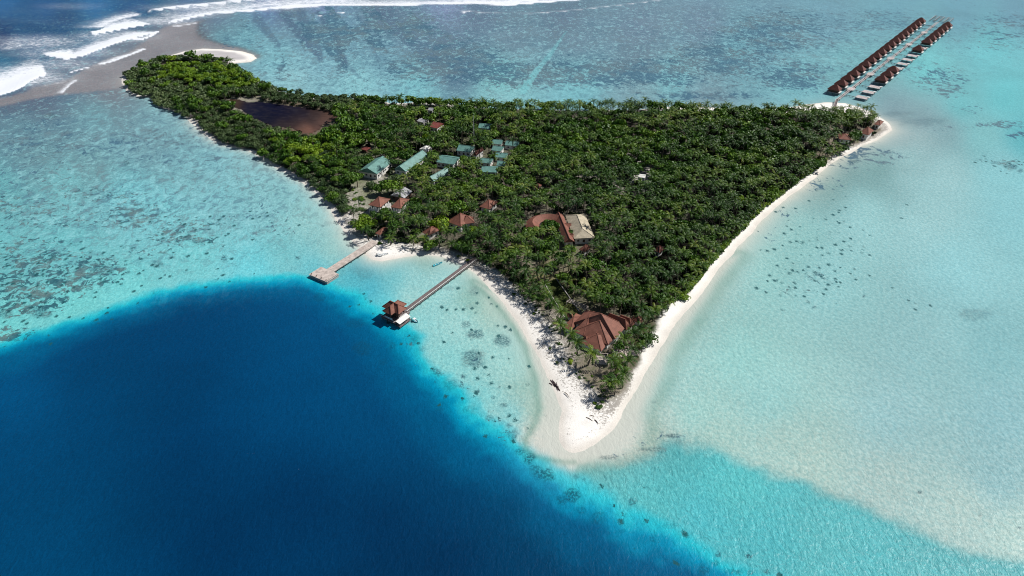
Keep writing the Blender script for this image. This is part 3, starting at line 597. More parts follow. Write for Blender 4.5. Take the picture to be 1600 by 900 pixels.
def building(name, label, cat, A, B, Cc, ez, rise, style='hip', axis='x', roof='roof_red', wall='white', floors=1, over=0.9, group=None, win=True, vis=None, loc=None, base=1.25, ridge=True, stilts=False):
    if vis is None: vis = 0.35 if roof == 'roof_green' else 1.0
    if loc: cen, ang, w, d = loc
    else: cen, ang, w, d = rect(A, B, Cc, ez)
    root = empty(name, (cen.x, cen.y, base), ang); tag(root, label, cat, group)
    ez2 = ez-base
    ro = hip_mesh(w, d, ez2, rise, style, axis).build('roof', M[roof], root)
    if ridge: cap_mesh(w, d, ez2, rise, style, axis).build('ridge_cap', M[roof], ro)
    ww, wd = max(w-2*over, 1.5), max(d-2*over, 1.5); h = ez2-0.25
    mb = MB().box((0, 0, h/2-0.5), (ww, wd, h+1.0))
    if style == 'gable':
        k = 0.92; a, b = ww/2, wd/2; rr = rise*(b/(b+over) if axis == 'x' else a/(a+over))*0.98; z1 = h+0.003
        if axis == 'x': tri = [(-a, -b, z1), (-a, b, z1), (-a, 0, z1+rr), (a, -b, z1), (a, b, z1), (a, 0, z1+rr)]
        else: tri = [(-a, -b, z1), (a, -b, z1), (0, -b, z1+rr), (-a, b, z1), (a, b, z1), (0, b, z1+rr)]
        mb.add(tri, [(0, 1, 2), (5, 4, 3), (0, 2, 5, 3), (2, 1, 4, 5), (1, 0, 3, 4)])
    mb.build('wall', M[wall], root)
    if win:
        for fl in range(floors):
            zc = h*(fl+0.55)/floors
            for side in (-1, 1):
                n = max(1, int(ww/3.4))
                for i in range(n):
                    x = -ww/2+(i+.5)*ww/n
                    isdoor = (fl == 0 and i == n//2 and side < 0)
                    f = MB().box((x, side*(wd/2+0.03), zc-(0.35 if isdoor else 0)), (1.4, 0.08, 2.0 if isdoor else 1.3)).build('door' if isdoor else 'window', M['wood_dark' if isdoor else 'glass'], root)
                n = max(1, int(wd/3.6))
                for i in range(n):
                    y = -wd/2+(i+.5)*wd/n
                    MB().box((side*(ww/2+0.03), y, zc), (0.08, 1.4, 1.3)).build('window', M['glass'], root)
    FOOT.append((cen.x, cen.y, w/2+1.5, d/2+1.5, ang))
    co, si = math.cos(ang), math.sin(ang); pts = []
    for x, y, z in [(-w/2, -d/2, ez), (w/2, -d/2, ez), (w/2, d/2, ez), (-w/2, d/2, ez), (0, 0, ez+rise), (-w/2, -d/2, ez-1.5), (w/2, -d/2, ez-1.5)]:
        a, b = proj(np.array([cen.x+x*co-y*si]), np.array([cen.y+x*si+y*co]), z); pts.append((float(a[0]), float(b[0])))
    VIS.append((pts, vis)); return root, w, d

# -- cottages by the west jetty
c1, w, d = building('cottage', 'two storey white cottage with red hip roof, left of the pair by the scrub clearing', 'cottage', (575.5,320), (594,324), (611,311), 7.4, 3.2, floors=2)
vb = MB().box((0, -d/2-0.1, 2.9), (w-1.6, 2.2, 0.2)); vb.build('balcony', M['white'], c1)
rl = MB()
for k in range(5): rl.bar((-w/2+1+k*(w-2)/4, -d/2-1.1, 0), (-w/2+1+k*(w-2)/4, -d/2-1.1, 5.9), 0.22)
rl.bar((-w/2+1, -d/2-1.1, 3.9), (w/2-1, -d/2-1.1, 3.9), 0.15); rl.build('railing', M['white'], c1)
MB().add([(w/2+0.2, -5, 0), (w/2+2.6, -5, 0), (w/2+2.6, 3, 5.2), (w/2+0.2, 3, 5.2), (w/2+0.2, 3, 0), (w/2+2.6, 3, 0)], [(0, 1, 2, 3), (3, 2, 5, 4), (0, 3, 4), (1, 5, 2), (0, 4, 5, 1)]).build('staircase', M['white'], c1)
c2, w, d = building('cottage', 'two storey white cottage with red hip roof, right of the pair beside the grey shed', 'cottage', (610.5,323.5), (626,326), (645,312), 7.2, 3.2, floors=2)
rl = MB()
for k in range(4): rl.bar((-w/2+1+k*(w-2)/3, -d/2-1.1, 0), (-w/2+1+k*(w-2)/3, -d/2-1.1, 5.9), 0.22)
rl.bar((-w/2+1, -d/2-1.1, 3.9), (w/2-1, -d/2-1.1, 3.9), 0.15); rl.build('railing', M['white'], c2)
MB().box((0, -d/2-0.1, 2.9), (w-1.6, 2.2, 0.2)).build('balcony', M['white'], c2)
building('shed', 'open shed with grey sheet metal gable roof streaked with rust behind the two cottages', 'shed', (610,305), (632,309.5), (645,299), 4.6, 2.2, 'gable', 'y', 'roof_grey', 'wood_dark', over=0.6)
building('beach_hut', 'small red roofed hut at the land end of the pale concrete jetty', 'hut', (586.5,364.5), (593.5,367), (610,358), 4.6, 2.0, over=0.7)
building('guest_house', 'red roofed house just below left of the bright green round tree', 'house', (660,363), (670,368), (693,361), 5.2, 3.2)
g1, w, d = building('villa', 'large red hip roofed villa right of the bright green round tree', 'villa', (698,346), (720,354), (729,336), 6.2, 4.6)
g2, w, d = building('villa', 'red roofed wing joined to the right side of the large villa', 'villa', (722,350.5), (742,348), (744,338), 6.0, 3.6)
building('guest_house', 'red hip roofed house in the palms up and right of the large villa', 'house', (749,323), (765,327), (786,317), 5.5, 3.4)
building('cottage', 'tiny red roofed cottage alone in the palms above the curved roof', 'cottage', (834,293), (842,294.5), (849,289.5), 5.2, 2.4)
building('service_hut', 'small dark brown roofed hut deep in the palms of the east half', 'hut', (1021,391), (1030,395), (1037,388), 5.2, 2.8, roof='roof_dark')
# -- staff village, green sheet roofs
building('boathouse', 'white hall with long green gable roof, leftmost of the green roofs', 'hall', (560.5,267), (589,272), (603,251), 6.2, 3.6, 'gable', 'y', 'roof_green', over=0.5)
building('workshop', 'long green roofed hall in the palms, second from the left of the green roofs', 'hall', (616,264), (634,268), (657,240), 6.0, 3.4, 'gable', 'y', 'roof_green', over=0.5)
building('staff_block', 'green roofed block lying crosswise, upper one of the two in the middle', 'hall', (681,253), (709,257), (722,246), 5.5, 2.6, 'gable', 'x', 'roof_green', over=0.5)
building('staff_block', 'green roofed block just below the crosswise one, ending in palms', 'hall', (666,279), (678,283), (700,264), 5.5, 2.6, 'gable', 'y', 'roof_green', over=0.5)
building('staff_block', 'green roofed block beside the white gabled house, farther up than the crosswise ones', 'hall', (713,235), (735,238), (741,229), 5.5, 2.6, 'gable', 'x', 'roof_green', over=0.5)
building('white_house', 'narrow white gabled house at the right end of a green roof', 'house', (739.5,242), (744,243), (749,233), 6.5, 2.4, 'gable', 'y', 'roof_dark', over=0.3)
for A, B, Cc, lb in [((749,199),(764,201),(768,195),'small green roof farthest up among the green roofed houses'),
                     ((771,224),(781,225),(784,220),'small green roof, topmost left of the cluster of little green roofs on the right'),
                     ((791,226),(806,228),(810,223),'small green roof, topmost right of the cluster of little green roofs'),
                     ((770,234),(780,236),(783,230),'small green roof in the second row of the little cluster'),
                     ((776,245),(789,246),(792,240),'small green roof at the right of the third row of the little cluster'),
                     ((751,253),(764,255),(767,249),'small green roof left in the little cluster, beside a yellow green tree'),
                     ((778,258),(787,259),(789,253),'small green roof at the lower right of the little cluster'),
                     ((754,268),(774,269),(777,261),'largest small green roof at the bottom of the little cluster')]:
    A, B, Cc = (A[0]-2.5, A[1]+.5), (B[0]+2.5, B[1]+.5), (Cc[0]+2.5, Cc[1]-1.0)
    building('staff_cabin', lb, 'cabin', A, B, Cc, 5.0, 1.9, 'gable', 'x', 'roof_green', over=0.4)
building('old_barrack', 'long house with rusty red roof and white end wall near the brown pond', 'house', (671,198), (683,200.5), (689,192), 6.0, 2.6, 'gable', 'x', 'roof_rust', over=0.3)
building('old_store', 'flat white roofed store left of the rusty red roof', 'store', (651,189), (662,191.5), (666,186), 4.8, 0.9, 'gable', 'x', 'roof_grey', over=0.3)
building('pump_house', 'small white hut in the palms above the long green roofs', 'hut', (655,233), (666,235.5), (669,228), 6.2, 1.2, 'gable', 'y', 'white', over=0.3)
building('scrap_shed', 'small dark red roofed shed up left of the leftmost green roof', 'shed', (564,233), (572,235), (576,230), 4.0, 1.4, 'gable', 'x', 'roof_rust', 'wood_dark', over=0.3)
building('north_hut', 'little white hut at the north edge of the trees near the sand', 'hut', (668,172), (676,173), (680,169), 5.0, 1.0, 'gable', 'x', 'roof_grey', over=0.3)
building('pool_plant', 'white flat roof showing through the canopy in the middle of the forest', 'hut', (996,276.5), (1008,278), (1010,273), 6.0, 0.7, 'gable', 'x', 'white', over=0.3)
# -- centre: curved roof, long wing, beige hall
building('dining_hall', 'big hall with pale beige hip roof in the middle of the palms', 'hall', (897,373), (929.5,371), (917,334), 6.4, 3.2, 'hip', 'y', 'roof_beige', over=1.2)
building('kitchen_annex', 'small red hip roof in front of the beige hall', 'annex', (905,390), (914,393.5), (923,385), 5.0, 2.6)
building('link_roof', 'small red gable roof bridging to the beige hall, upper one', 'roof', (882,356), (893,356), (896,350), 6.0, 1.8, 'gable', 'x', over=0.5)
building('link_roof', 'small red gable roof bridging to the beige hall, lower one by the shrub', 'roof', (886,372), (896,372.5), (896,366), 6.0, 1.6, 'gable', 'x', over=0.5)
a_, b_ = P(872.5,336,6.2), P(890,378,6.2); dl_ = b_-a_; LW_ = (Vector(((a_.x+b_.x)/2, (a_.y+b_.y)/2, 0)), math.atan2(dl_.y, dl_.x)+R(90), 6.4, dl_.length)
building('long_wing', 'long narrow red roofed wing left of the beige hall, running down to the palms', 'wing', None, None, None, 6.2, 2.4, 'gable', 'y', over=0.9, loc=LW_)
def curved_building():
    cx, cy = P(858, 352, 6.2)[:2]; r0, r1, rm = 6.5, 15.5, 11.0; z0, rise = 6.2-1.25, 2.6; n = 18
    root = empty('curved_pavilion', (cx, cy, 1.25)); tag(root, 'red roofed pavilion bent in a half circle left of the long wing', 'pavilion')
    vs = []; fs = []
    for i in range(n+1):
        a = R(52)+R(175)*i/n
        for r, z in ((r0, z0), (rm, z0+rise), (r1, z0)): vs.append((r*math.cos(a), r*math.sin(a)*1.0, z))
    for i in range(n):
        k = i*3; fs += [(k, k+1, k+4, k+3), (k+1, k+2, k+5, k+4), (k+3, k+5, k+2, k)]
    fs += [(0, 2, 1), (3*n, 3*n+1, 3*n+2)]
    MB().add(vs, fs).build('roof', M['roof_red'], root)
    wv = MB()
    for i in range(n):
        a0 = R(54)+R(171)*i/n; a1 = R(54)+R(171)*(i+1)/n
        wv.bar((8*math.cos(a0), 8*math.sin(a0), z0/2), (8*math.cos(a1), 8*math.sin(a1), z0/2), 0.25, z0-0.4)
        wv.bar((14.4*math.cos(a0), 14.4*math.sin(a0), z0/2), (14.4*math.cos(a1), 14.4*math.sin(a1), z0/2), 0.25, z0-0.4)
    wv.build('wall', M['white'], root)
    for i in range(0, n, 2):
        a = R(54)+R(171)*(i+.5)/n
        MB().box((14.6*math.cos(a), 14.6*math.sin(a), 2.2), (0.12, 1.5, 2.6), a).build('window', M['glass'], root)
    FOOT.append((cx-4, cy+4, 14, 15, 0)); VIS.append(([(834,345),(838,334),(850,331),(872,332),(882,345),(872,357),(858,346),(848,344),(848,356),(838,356)], 0.8))
curved_building()
# -- east point
building('reception_house', 'red gable roofed house at the far right end of the island beside the shore', 'house', (1343,207.5), (1357,211), (1368,204), 6.0, 4.2)
building('guest_house', 'low red roofed house left of the far right end house', 'house', (1311,217), (1330,219), (1335,211), 5.0, 2.8)
building('guest_house', 'little red roofed house nearest the eastern tip of the island', 'house', (1366,194), (1375,196), (1381,190), 5.0, 2.6)
# -- the big hall on the point
def big_hall():
    u_ang = R(146); near = P(939, 549, 4.5)
    root = empty('great_hall', (near.x, near.y, 1.25), 0); tag(root, 'great hall with many stepped brown red hip roofs on the sandy point', 'hall')
    U = Vector((math.cos(u_ang), math.sin(u_ang), 0)); V = Vector((math.cos(u_ang-R(90)), math.sin(u_ang-R(90)), 0))
    tiers = [((939.5,490),13.0,(961.5,529.5),6.0), ((937,501),10.5,(950.5,539),5.2), ((933.5,522),7.8,(939.5,549),4.2), ((921,493),10.3,(912,524.5),5.2), ((904,498),7.8,(892,516),4.6),
             ((965,494),10.0,(979,516.5),5.2), ((976,496),8.4,(986,512),4.7), ((992,499),6.6,(1001,505.5),4.2), ((921,533),6.6,(918,538),4.0)]
    for apx, zt, cpx, ez in tiers:
        at_ = P(*apx, zt); cr = P(*cpx, ez); dg = cr-at_; lu = max(abs(dg.x*U.x+dg.y*U.y)*2, 5.0); lv = max(abs(dg.x*V.x+dg.y*V.y)*2, 5.0); rise = zt-ez
        sty = 'pyr' if lu < 1.9*lv else 'hip'; c = Vector((cr.x, cr.y, 0)); cen = c+U*lu/2+V*lv/2 - Vector((near.x, near.y, 0))
        h = hip_mesh(lu, lv, 0, rise, sty); m = Matrix.Rotation(u_ang, 4, 'Z'); 
        ro = h.build('roof', M['roof_red'], root); ro.location = (cen.x, cen.y, ez-1.25); ro.rotation_euler = (0, 0, u_ang)
        cp_ = cap_mesh(lu, lv, 0, rise, sty, 'x').build('ridge_cap', M['roof_red'], ro)
        wl_ = MB().box((0, 0, 0), (lu-2, lv-2, ez-1.0)).build('wall', M['white'], root); wl_.location = (cen.x, cen.y, (ez-1.0)/2-0.9); wl_.rotation_euler = (0, 0, u_ang)
        for i in range(max(1, int(lu/4))):
            q = MB().box((-lu/2+2+i*4, -(lv/2-0.95), 0), (2.2, 0.1, 1.8)); o = q.build('window', M['glass'], root); o.location = (cen.x, cen.y, 2.0); o.rotation_euler = (0, 0, u_ang)
        FOOT.append((c.x+(U*lu/2+V*lv/2).x, c.y+(U*lu/2+V*lv/2).y, lu/2+0.8, lv/2+0.8, u_ang))
    VIS.append(([(888,500),(912,489),(932,489),(942,484),(965,493),(1000,500),(985,512),(968,523),(955,537),(944,541),(940,549),(922,537),(910,533),(900,520),(890,512)], 1.0))
big_hall()
building('garden_pagoda', 'tiny square pavilion with pointed red roof beside the lawn behind the great hall', 'pavilion', (886,495.5), (895,496), (897,491), 3.6, 2.4, over=0.5, win=False)
def pergola(px, py, w, d, ang, label, slat=5, deck=True):
    c = P(px, py, 3.4); root = empty('pergola', (c.x, c.y, 1.25), ang); tag(root, label, 'pergola')
    for sx in (-1, 1):
        for sy in (-1, 1): MB().box((sx*w/2, sy*d/2, 1.1), (0.25, 0.25, 2.4)).build('post', M['wood_pale'], root)
    b = MB()
    for sy in (-1, 1): b.bar((-w/2-.4, sy*d/2, 2.4), (w/2+.4, sy*d/2, 2.4), 0.28)
    b.build('beam', M['wood_pale'], root)
    s = MB()
    for i in range(slat): s.bar((-w/2+i*w/(slat-1), -d/2-.4, 2.65), (-w/2+i*w/(slat-1), d/2+.4, 2.65), 0.22)
    s.build('rafters', M['wood_pale'], root)
    if deck: MB().box((0, 0, 0.12), (w+1, d+1, 0.2)).build('deck', M['wood_pale'], root)
    FOOT.append((c.x, c.y, w/2+1, d/2+1, ang)); VIS.append(([(px-8, py-5), (px+8, py-5), (px+8, py+5), (px-8, py+5)], 0.6))
pergola(941, 558.5, 5, 5.5, R(85), 'bleached wooden pergola just in front of the lowest roof of the great hall', 4)
pergola(978, 547, 12, 4.5, R(8), 'long wooden pergola half under palms right of the great hall', 9)
pergola(902, 476, 3.2, 12, R(-146+180+18), 'narrow pale frame along the lawn behind the great hall', 4, False)
pergola(866, 492, 3.0, 9, R(36), 'wooden walkway frame under palms at the west beach', 5, False)

LAWN = PL([(853,443),(869,436),(882,452),(903,486),(897,495),(884,497),(866,474)], 1.4)
sheet('lawn', LAWN, 1.55, 1.2, [(860,445,70,78,38),(880,470,64,74,34),(895,490,96,98,56),(870,460,54,62,34)], M_LAWN)
ga_, gb_ = P(869,436,1.5), P(905,487,1.5); g_ = MB(); g_.bar((0, 0, .2), tuple(gb_-ga_), .45, .9)
o_ = g_.build('garden_wall', M['concrete']); o_.location = (ga_.x, ga_.y, 1.5); tag(o_, 'long low pale wall along the right side of the lawn behind the great hall', 'wall')
ga_, gb_ = P(851,444,1.5), P(884,499,1.5); g_ = MB(); g_.bar((0, 0, .2), tuple(gb_-ga_), .45, .7)
o_ = g_.build('garden_wall', M['concrete']); o_.location = (ga_.x, ga_.y, 1.4); tag(o_, 'long low wall along the beach side of the lawn behind the great hall', 'wall')
# antenna mast
def mast():
    b = P(741, 228, 1.25); root = empty('radio_mast', b); tag(root, 'slim lattice radio mast rising from the palms beside the green roofs', 'mast')
    m = MB(); hh = 26
    for k in range(3):
        a = 2*math.pi*k/3; m.bar((0.5*math.cos(a), 0.5*math.sin(a), 0), (0.3*math.cos(a), 0.3*math.sin(a), hh), 0.13)
    for i in range(20):
        z = i*1.3; 
        for k in range(3):
            a = 2*math.pi*k/3; a2 = a+2*math.pi/3; m.bar((0.48*math.cos(a), 0.48*math.sin(a), z), (0.48*math.cos(a2), 0.48*math.sin(a2), z+1.3), 0.07)
    m.build('lattice', M['steel'], root); MB().box((0, 0, 0.2), (1.6, 1.6, 0.5)).build('footing', M['concrete'], root)
    MB().bar((0, 0, hh), (0, 0, hh+3), 0.1).build('antenna', M['steel'], root)
mast()

# ------------------------------------------------------------------ jetties
def deck(name, label, A, B, width, z, mat, rail=None, planks=True, pile_every=6.0, cat='jetty'):
    a, b = P(*A, z), P(*B, z); d = b-a; L = d.length; ang = math.atan2(d.y, d.x)
    root = empty(name, (a.x, a.y, 0), ang); tag(root, label, cat)
    mb = MB(); n = int(L/1.5)
    for i in range(n): mb.box(((i+.5)*L/n, 0, z), (L/n-0.06, width+random.uniform(-.08, .08), 0.22))
    mb.build('deck', M[mat], root)
    g = MB()
    for s in (-1, 1): g.bar((0, s*(width/2-0.25), z-0.3), (L, s*(width/2-0.25), z-0.3), 0.3, 0.4)
    g.build('girder', M['concrete'], root)
    k = int(L/pile_every)
    for i in range(k+1):
        for s in (-1, 1):
            MB().tube([(i*L/k, s*(width/2-0.3), -2), (i*L/k, s*(width/2-0.3), z-0.1)], [0.18, 0.18], 6).build('pile', M['pile'], root)
    if rail:
        for s in rail:
            r = MB(); r.bar((0, s*width/2, z+0.95), (L, s*width/2, z+0.95), 0.22, 0.3)
            for i in range(int(L/3)+1): r.bar((i*3, s*width/2, z), (i*3, s*width/2, z+0.9), 0.14)
            r.build('railing', M['white'], root)
    return root, L
j1, L1 = deck('concrete_jetty', 'wide pale jetty with square end platform running out left from the small beach', (587,377), (509,427), 5.6, 1.9, 'wood_pale')
e = MB(); e.box((L1+1.5, 0, 1.9+0.004), (10, 15, 0.3)); e.build('end_platform', M['wood_pale'], j1)
e = MB(); e.box((L1+1.5, 0, 0.9), (9.4, 14.4, 1.7)); e.build('platform_base', M['concrete'], j1)
for k in range(4): MB().bar((L1+5.5, -6+k*4, 1.9), (L1+5.5, -6+k*4, 3.0), 0.3).build('bollard', M['wood_dark'], j1)
rr = MB(); rr.bar((L1-3, 7.2, 2.6), (L1+6, 7.2, 2.6), .15); [rr.bar((L1-3+i*3, 7.2, 2), (L1-3+i*3, 7.2, 2.6), .12) for i in range(4)]; rr.build('railing', M['wood_pale'], j1)
j2, L2 = deck('boardwalk', 'straight dark boardwalk with one white rail leading to the red roofed arrival house', (746,402), (632,486.5), 3.4, 2.0, 'wood_grey', rail=(1,))
# arrival house on piles
def arrival_house():
    c = P(618, 492, 2.0); ang = math.atan2((P(632,486,2)-P(746,402,2)).y, (P(632,486,2)-P(746,402,2)).x)
    root = empty('arrival_house', (c.x, c.y, 0), ang); tag(root, 'red roofed arrival house on piles at the sea end of the dark boardwalk', 'pavilion')
    MB().box((0, 0, 2.0), (12, 11, 0.35)).build('deck', M['wood_grey'], root)
    r1 = hip_mesh(12.4, 6.6, 7.2, 2.9, 'hip', 'x').build('roof', M['roof_red'], root); cap_mesh(12.4, 6.6, 7.2, 2.9, 'hip', 'x').build('ridge_cap', M['roof_red'], r1)
    r2 = hip_mesh(6.8, 12.2, 7.25, 3.1, 'hip', 'y').build('roof', M['roof_red'], root); cap_mesh(6.8, 12.2, 7.25, 3.1, 'hip', 'y').build('ridge_cap', M['roof_red'], r2)
    for sx in (-5.2, -1.9, 1.9, 5.2):
        for sy in (-4.8, -1.6, 1.6, 4.8):
            MB().bar((sx, sy, -2), (sx, sy, 7.0 if (abs(sx) < 3 or abs(sy) < 3) else 3.0), 0.32).build('post', M['wood_dark'], root)
    w = MB()
    for sx in (-1, 1): w.bar((sx*5.4, -2.8, 3.4), (sx*5.4, 2.8, 3.4), 0.15, 1.1)
    for sy in (-1, 1): w.bar((-2.8, sy*5.2, 3.4), (2.8, sy*5.2, 3.4), 0.15, 1.1)
    w.bar((-5.8, -5.4, 3.2), (5.8, -5.4, 3.2), 0.12); w.bar((-5.8, 5.4, 3.2), (5.8, 5.4, 3.2), 0.12); w.bar((5.8, -5.4, 3.2), (5.8, 5.4, 3.2), 0.12)
    w.build('railing', M['white'], root)
    MB().box((-0.5, 0, 4.0), (4.5, 4.5, 3.6)).build('wall', M['wood_dark'], root)
    MB().add([(-2.5, 5.9, 4.1), (6.2, 5.9, 4.1), (6.2, 9.0, 3.4), (-2.5, 9.0, 3.4), (-2.5, 5.9, 4.0), (6.2, 5.9, 4.0), (6.2, 9.0, 3.3), (-2.5, 9.0, 3.3)], [(3, 2, 1, 0), (4, 5, 6, 7), (0, 1, 5, 4), (1, 2, 6, 5), (2, 3, 7, 6), (3, 0, 4, 7)]).build('awning', M['white'], root)
    s = MB().box((1.8, 7.4, 1.2), (9, 3.4, 0.25))
    for x in (-2, 1.8, 5.8): s.bar((x, 8.6, -2), (x, 8.6, 3.4), 0.2)
    s.build('landing_stage', M['wood_grey'], root)
arrival_house()

def boat(name, label, px, py, L, Wd, ang, hull, z=0.0, canopy=False, engine=True):
    c = P(px, py, z); root = empty(name, (c.x, c.y, z), ang); tag(root, label, 'boat')
    vs = []; fs = []; n = 9
    for i in range(n):
        s = i/(n-1); x = (s-.5)*L; w = Wd/2*(1-max(0, (s-.55)/.45)**2)**.75 if s < 1 else 0.02; w = max(w*(0.82+0.18*min(1, s*4)), 0.03); kz = -0.25+0.5*max(0, (s-.7)/.3)**2
        top = 0.62+0.35*max(0, (s-.5)*2)**2
        for yy, zz in ((-w, top), (-w*.75, 0.1+kz*.3), (0, kz), (w*.75, 0.1+kz*.3), (w, top), (w*.84, top-.02), (w*.7, .22), (-w*.7, .22), (-w*.84, top-.02)): vs.append((x, yy, zz))
    for i in range(n-1):
        for k in range(9): k2 = (k+1) % 9; fs.append((i*9+k, i*9+k2, i*9+9+k2, i*9+9+k))
    fs += [tuple(range(9)), tuple(range((n-1)*9+8, (n-1)*9-1, -1))]
    MB().add(vs, fs).build('hull', M[hull], root)
    for k in (-.22, .05, .25): MB().box((k*L, 0, 0.5), (0.35, Wd*.72*(0.9 if k < .2 else .7), 0.08)).build('thwart', M['white_boat'], root)
    if engine: MB().box((-L/2-0.2, 0, 0.6), (0.4, 0.35, 0.9), taper=.8).build('outboard', M['glass'], root)
    if canopy:
        cv = MB().box((-.05*L, 0, 1.75), (L*.35, Wd*.8, 0.08)); [cv.bar((-.05*L+sx*L*.16, sy*Wd*.36, .5), (-.05*L+sx*L*.16, sy*Wd*.36, 1.75), .06) for sx in (-1, 1) for sy in (-1, 1)]
        cv.build('canopy', M['white_boat'], root)
boat('motor_boat', 'slim turquoise open boat moored close to the small beach', 684, 413.5, 6.8, 1.7, R(38), 'blue_boat')
boat('dinghy', 'small turquoise boat with white canopy tied beside the arrival house', 648.5, 502, 4.4, 1.9, R(-38), 'blue_boat', canopy=True)
boat('beached_boat', 'open white boat drawn up on the small beach, right of the one with canopy', 601, 398, 5.0, 1.7, R(15), 'white_boat', z=0.6, engine=False)
boat('beached_boat', 'white boat with canopy on the sand beside the pale jetty', 593, 399.5, 4.2, 1.6, R(-25), 'white_boat', z=0.6, canopy=True)

# ------------------------------------------------------------------ water villas on the north east reef
def villa_proto():
    root = empty('water_villa', (0, 0, 0)); tag(root, 'overwater villa', 'villa')
    MB().box((0, 0, 2.2), (12.5, 8.6, 0.3)).build('deck', M['wood_villa'], root)
    r = hip_mesh(11.6, 9.9, 4.9, 4.5, 'hip', 'x').build('roof', M['roof_dark'], root)
    MB().box((-.4, 0, 3.5), (8.6, 6.6, 2.6)).build('wall', M['wood_dark'], root)
    MB().box((5.6, 0, 2.7), (1.4, 7.6, 0.5)).build('porch', M['white'], root)
    for sx in (-5.4, 0, 5.4):
        for sy in (-3.6, 3.6): MB().bar((sx, sy, -2), (sx, sy, 2.1), 0.35).build('pile', M['pile'], root)
    return root
def platform_proto():
    root = empty('bare_platform', (0, 0, 0)); tag(root, 'bare villa platform', 'platform')
    mb = MB()
    for i in range(9):
        l = 12.0+(random.uniform(-2.2, .6)); mb.box((random.uniform(-.5, .5), -3.6+i*.9, 2.2), (l, 0.82, 0.25))
    mb.build('planks', M['wood_villa'], root)
    MB().box((5.0, 3.2, 2.5), (2.6, 2.0, 0.3)).build('bath_deck', M['white'], root)
    for sx in (-5, 0, 5):
        for sy in (-3.4, 3.4): MB().bar((sx, sy, -2), (sx, sy, 2.1), 0.35).build('pile', M['pile'], root)
    return root
def copy_tree(o, parent=None):
    c = o.copy(); C.objects.link(c)
    if parent: c.parent = parent
    for ch in list(o.children): copy_tree(ch, c)
    return c
vp, pp = villa_proto(), platform_proto(); vused = pused = False
def place(kind, pos, ang, label, group):
    global vused, pused
    if kind == 'V': o = copy_tree(vp) if vused else vp; vused = True
    else: o = copy_tree(pp) if pused else pp; pused = True
    o.location = pos; o.rotation_euler = (0, 0, ang); tag(o, label, 'villa' if kind == 'V' else 'platform', group)
def ordn(i): return ['nearest the island','second','third','fourth','fifth','sixth','seventh','eighth','ninth','tenth','eleventh','twelfth','thirteenth','fourteenth','fifteenth','sixteenth','seventeenth','eighteenth','nineteenth','twentieth'][i]
a, b = P(1304, 140, 4), P(1438, 34, 4); NL = 18; dr = (b-a); ang = math.atan2(dr.y, dr.x)-R(90)
for i in range(NL):
    p = a.lerp(b, i/(NL-1)); p.z = 0
    lb = 'dark red roofed overwater villa in the unbroken left row, '+(ordn(i) if i == 0 else ordn(i)+' from the island end')
    place('V', p, ang, lb, 'overwater villas of the left row')
seq = 'PPPVVVPPPPVPVVVVVV'
a2, b2 = P(1347, 152, 2.2), P(1479, 42, 3)
for i, k in enumerate(seq):
    p = a2.lerp(b2, i/(len(seq)-1)); p.z = 0
    lb = ('dark red roofed overwater villa' if k == 'V' else 'bare roofless plank platform')+' in the right row, '+(ordn(i)+(' place' if i == 0 else ' place from the island end'))
    place(k, p, ang, lb, 'overwater villas of the right row' if k == 'V' else 'bare platforms of the right row')
# walkway between the rows with spurs
w0, w1 = P(1309, 155, 2), P(1466, 34, 2); dl = w1-w0; LW = dl.length; wa = math.atan2(dl.y, dl.x)
wk = empty('reef_walkway', (w0.x, w0.y, 0), wa); tag(wk, 'long narrow plank walkway down the middle between the two villa rows', 'walkway')
mb = MB()
for i in range(int(LW/3)): mb.box(((i+.5)*3, -0.9, 2.0), (2.92, 0.9, 0.2)); mb.box(((i+.5)*3, 0.9, 2.0), (2.92, 0.9, 0.2))
mb.build('deck', M['wood_villa'], wk)
for i in range(int(LW/16)): MB().box((i*16+3, 0, 0.3), (0.35, 2.4, 3.2)).build('trestle', M['pile'], wk)
for k in (0.10, .26, .45, .64, .82):
    MB().box((LW*k, 0, 2.15), (9, 6.5, 0.25)).build('passing_platform', M['wood_villa'], wk)
for i in range(NL):
    f = i/(NL-1)
    q = a.lerp(b, f); loc = Matrix.Rotation(-wa, 3, 'Z') @ (Vector((q.x, q.y, 0))-Vector((w0.x, w0.y, 0)))
    s = MB(); s.bar((loc.x, 1.6, 1.2), (loc.x, loc.y-4.5, 1.2), 0.5, 0.25)
    for jj in range(4): s.bar((loc.x, 2+jj*(loc.y-7)/3, -1), (loc.x, 2+jj*(loc.y-7)/3, 1.1), 0.3)
    s.build('spur', M['pile'], wk)
for i in range(len(seq)):
    q = a2.lerp(b2, i/(len(seq)-1)); loc = Matrix.Rotation(-wa, 3, 'Z') @ (Vector((q.x, q.y, 0))-Vector((w0.x, w0.y, 0)))
    s = MB(); s.bar((loc.x, -1.6, 1.2), (loc.x, loc.y+4.5, 1.2), 0.5, 0.25)
    for jj in range(4): s.bar((loc.x, -2+jj*(loc.y+7)/3, -1), (loc.x, -2+jj*(loc.y+7)/3, 1.1), 0.3)
    s.build('spur', M['pile'], wk)
deck('shore_bridge', 'short narrow bridge from the white northern beach to the villa walkway', (1302.5,172), (1308,155.5), 2.4, 2.0, 'wood_grey', rail=(-1, 1), cat='bridge')
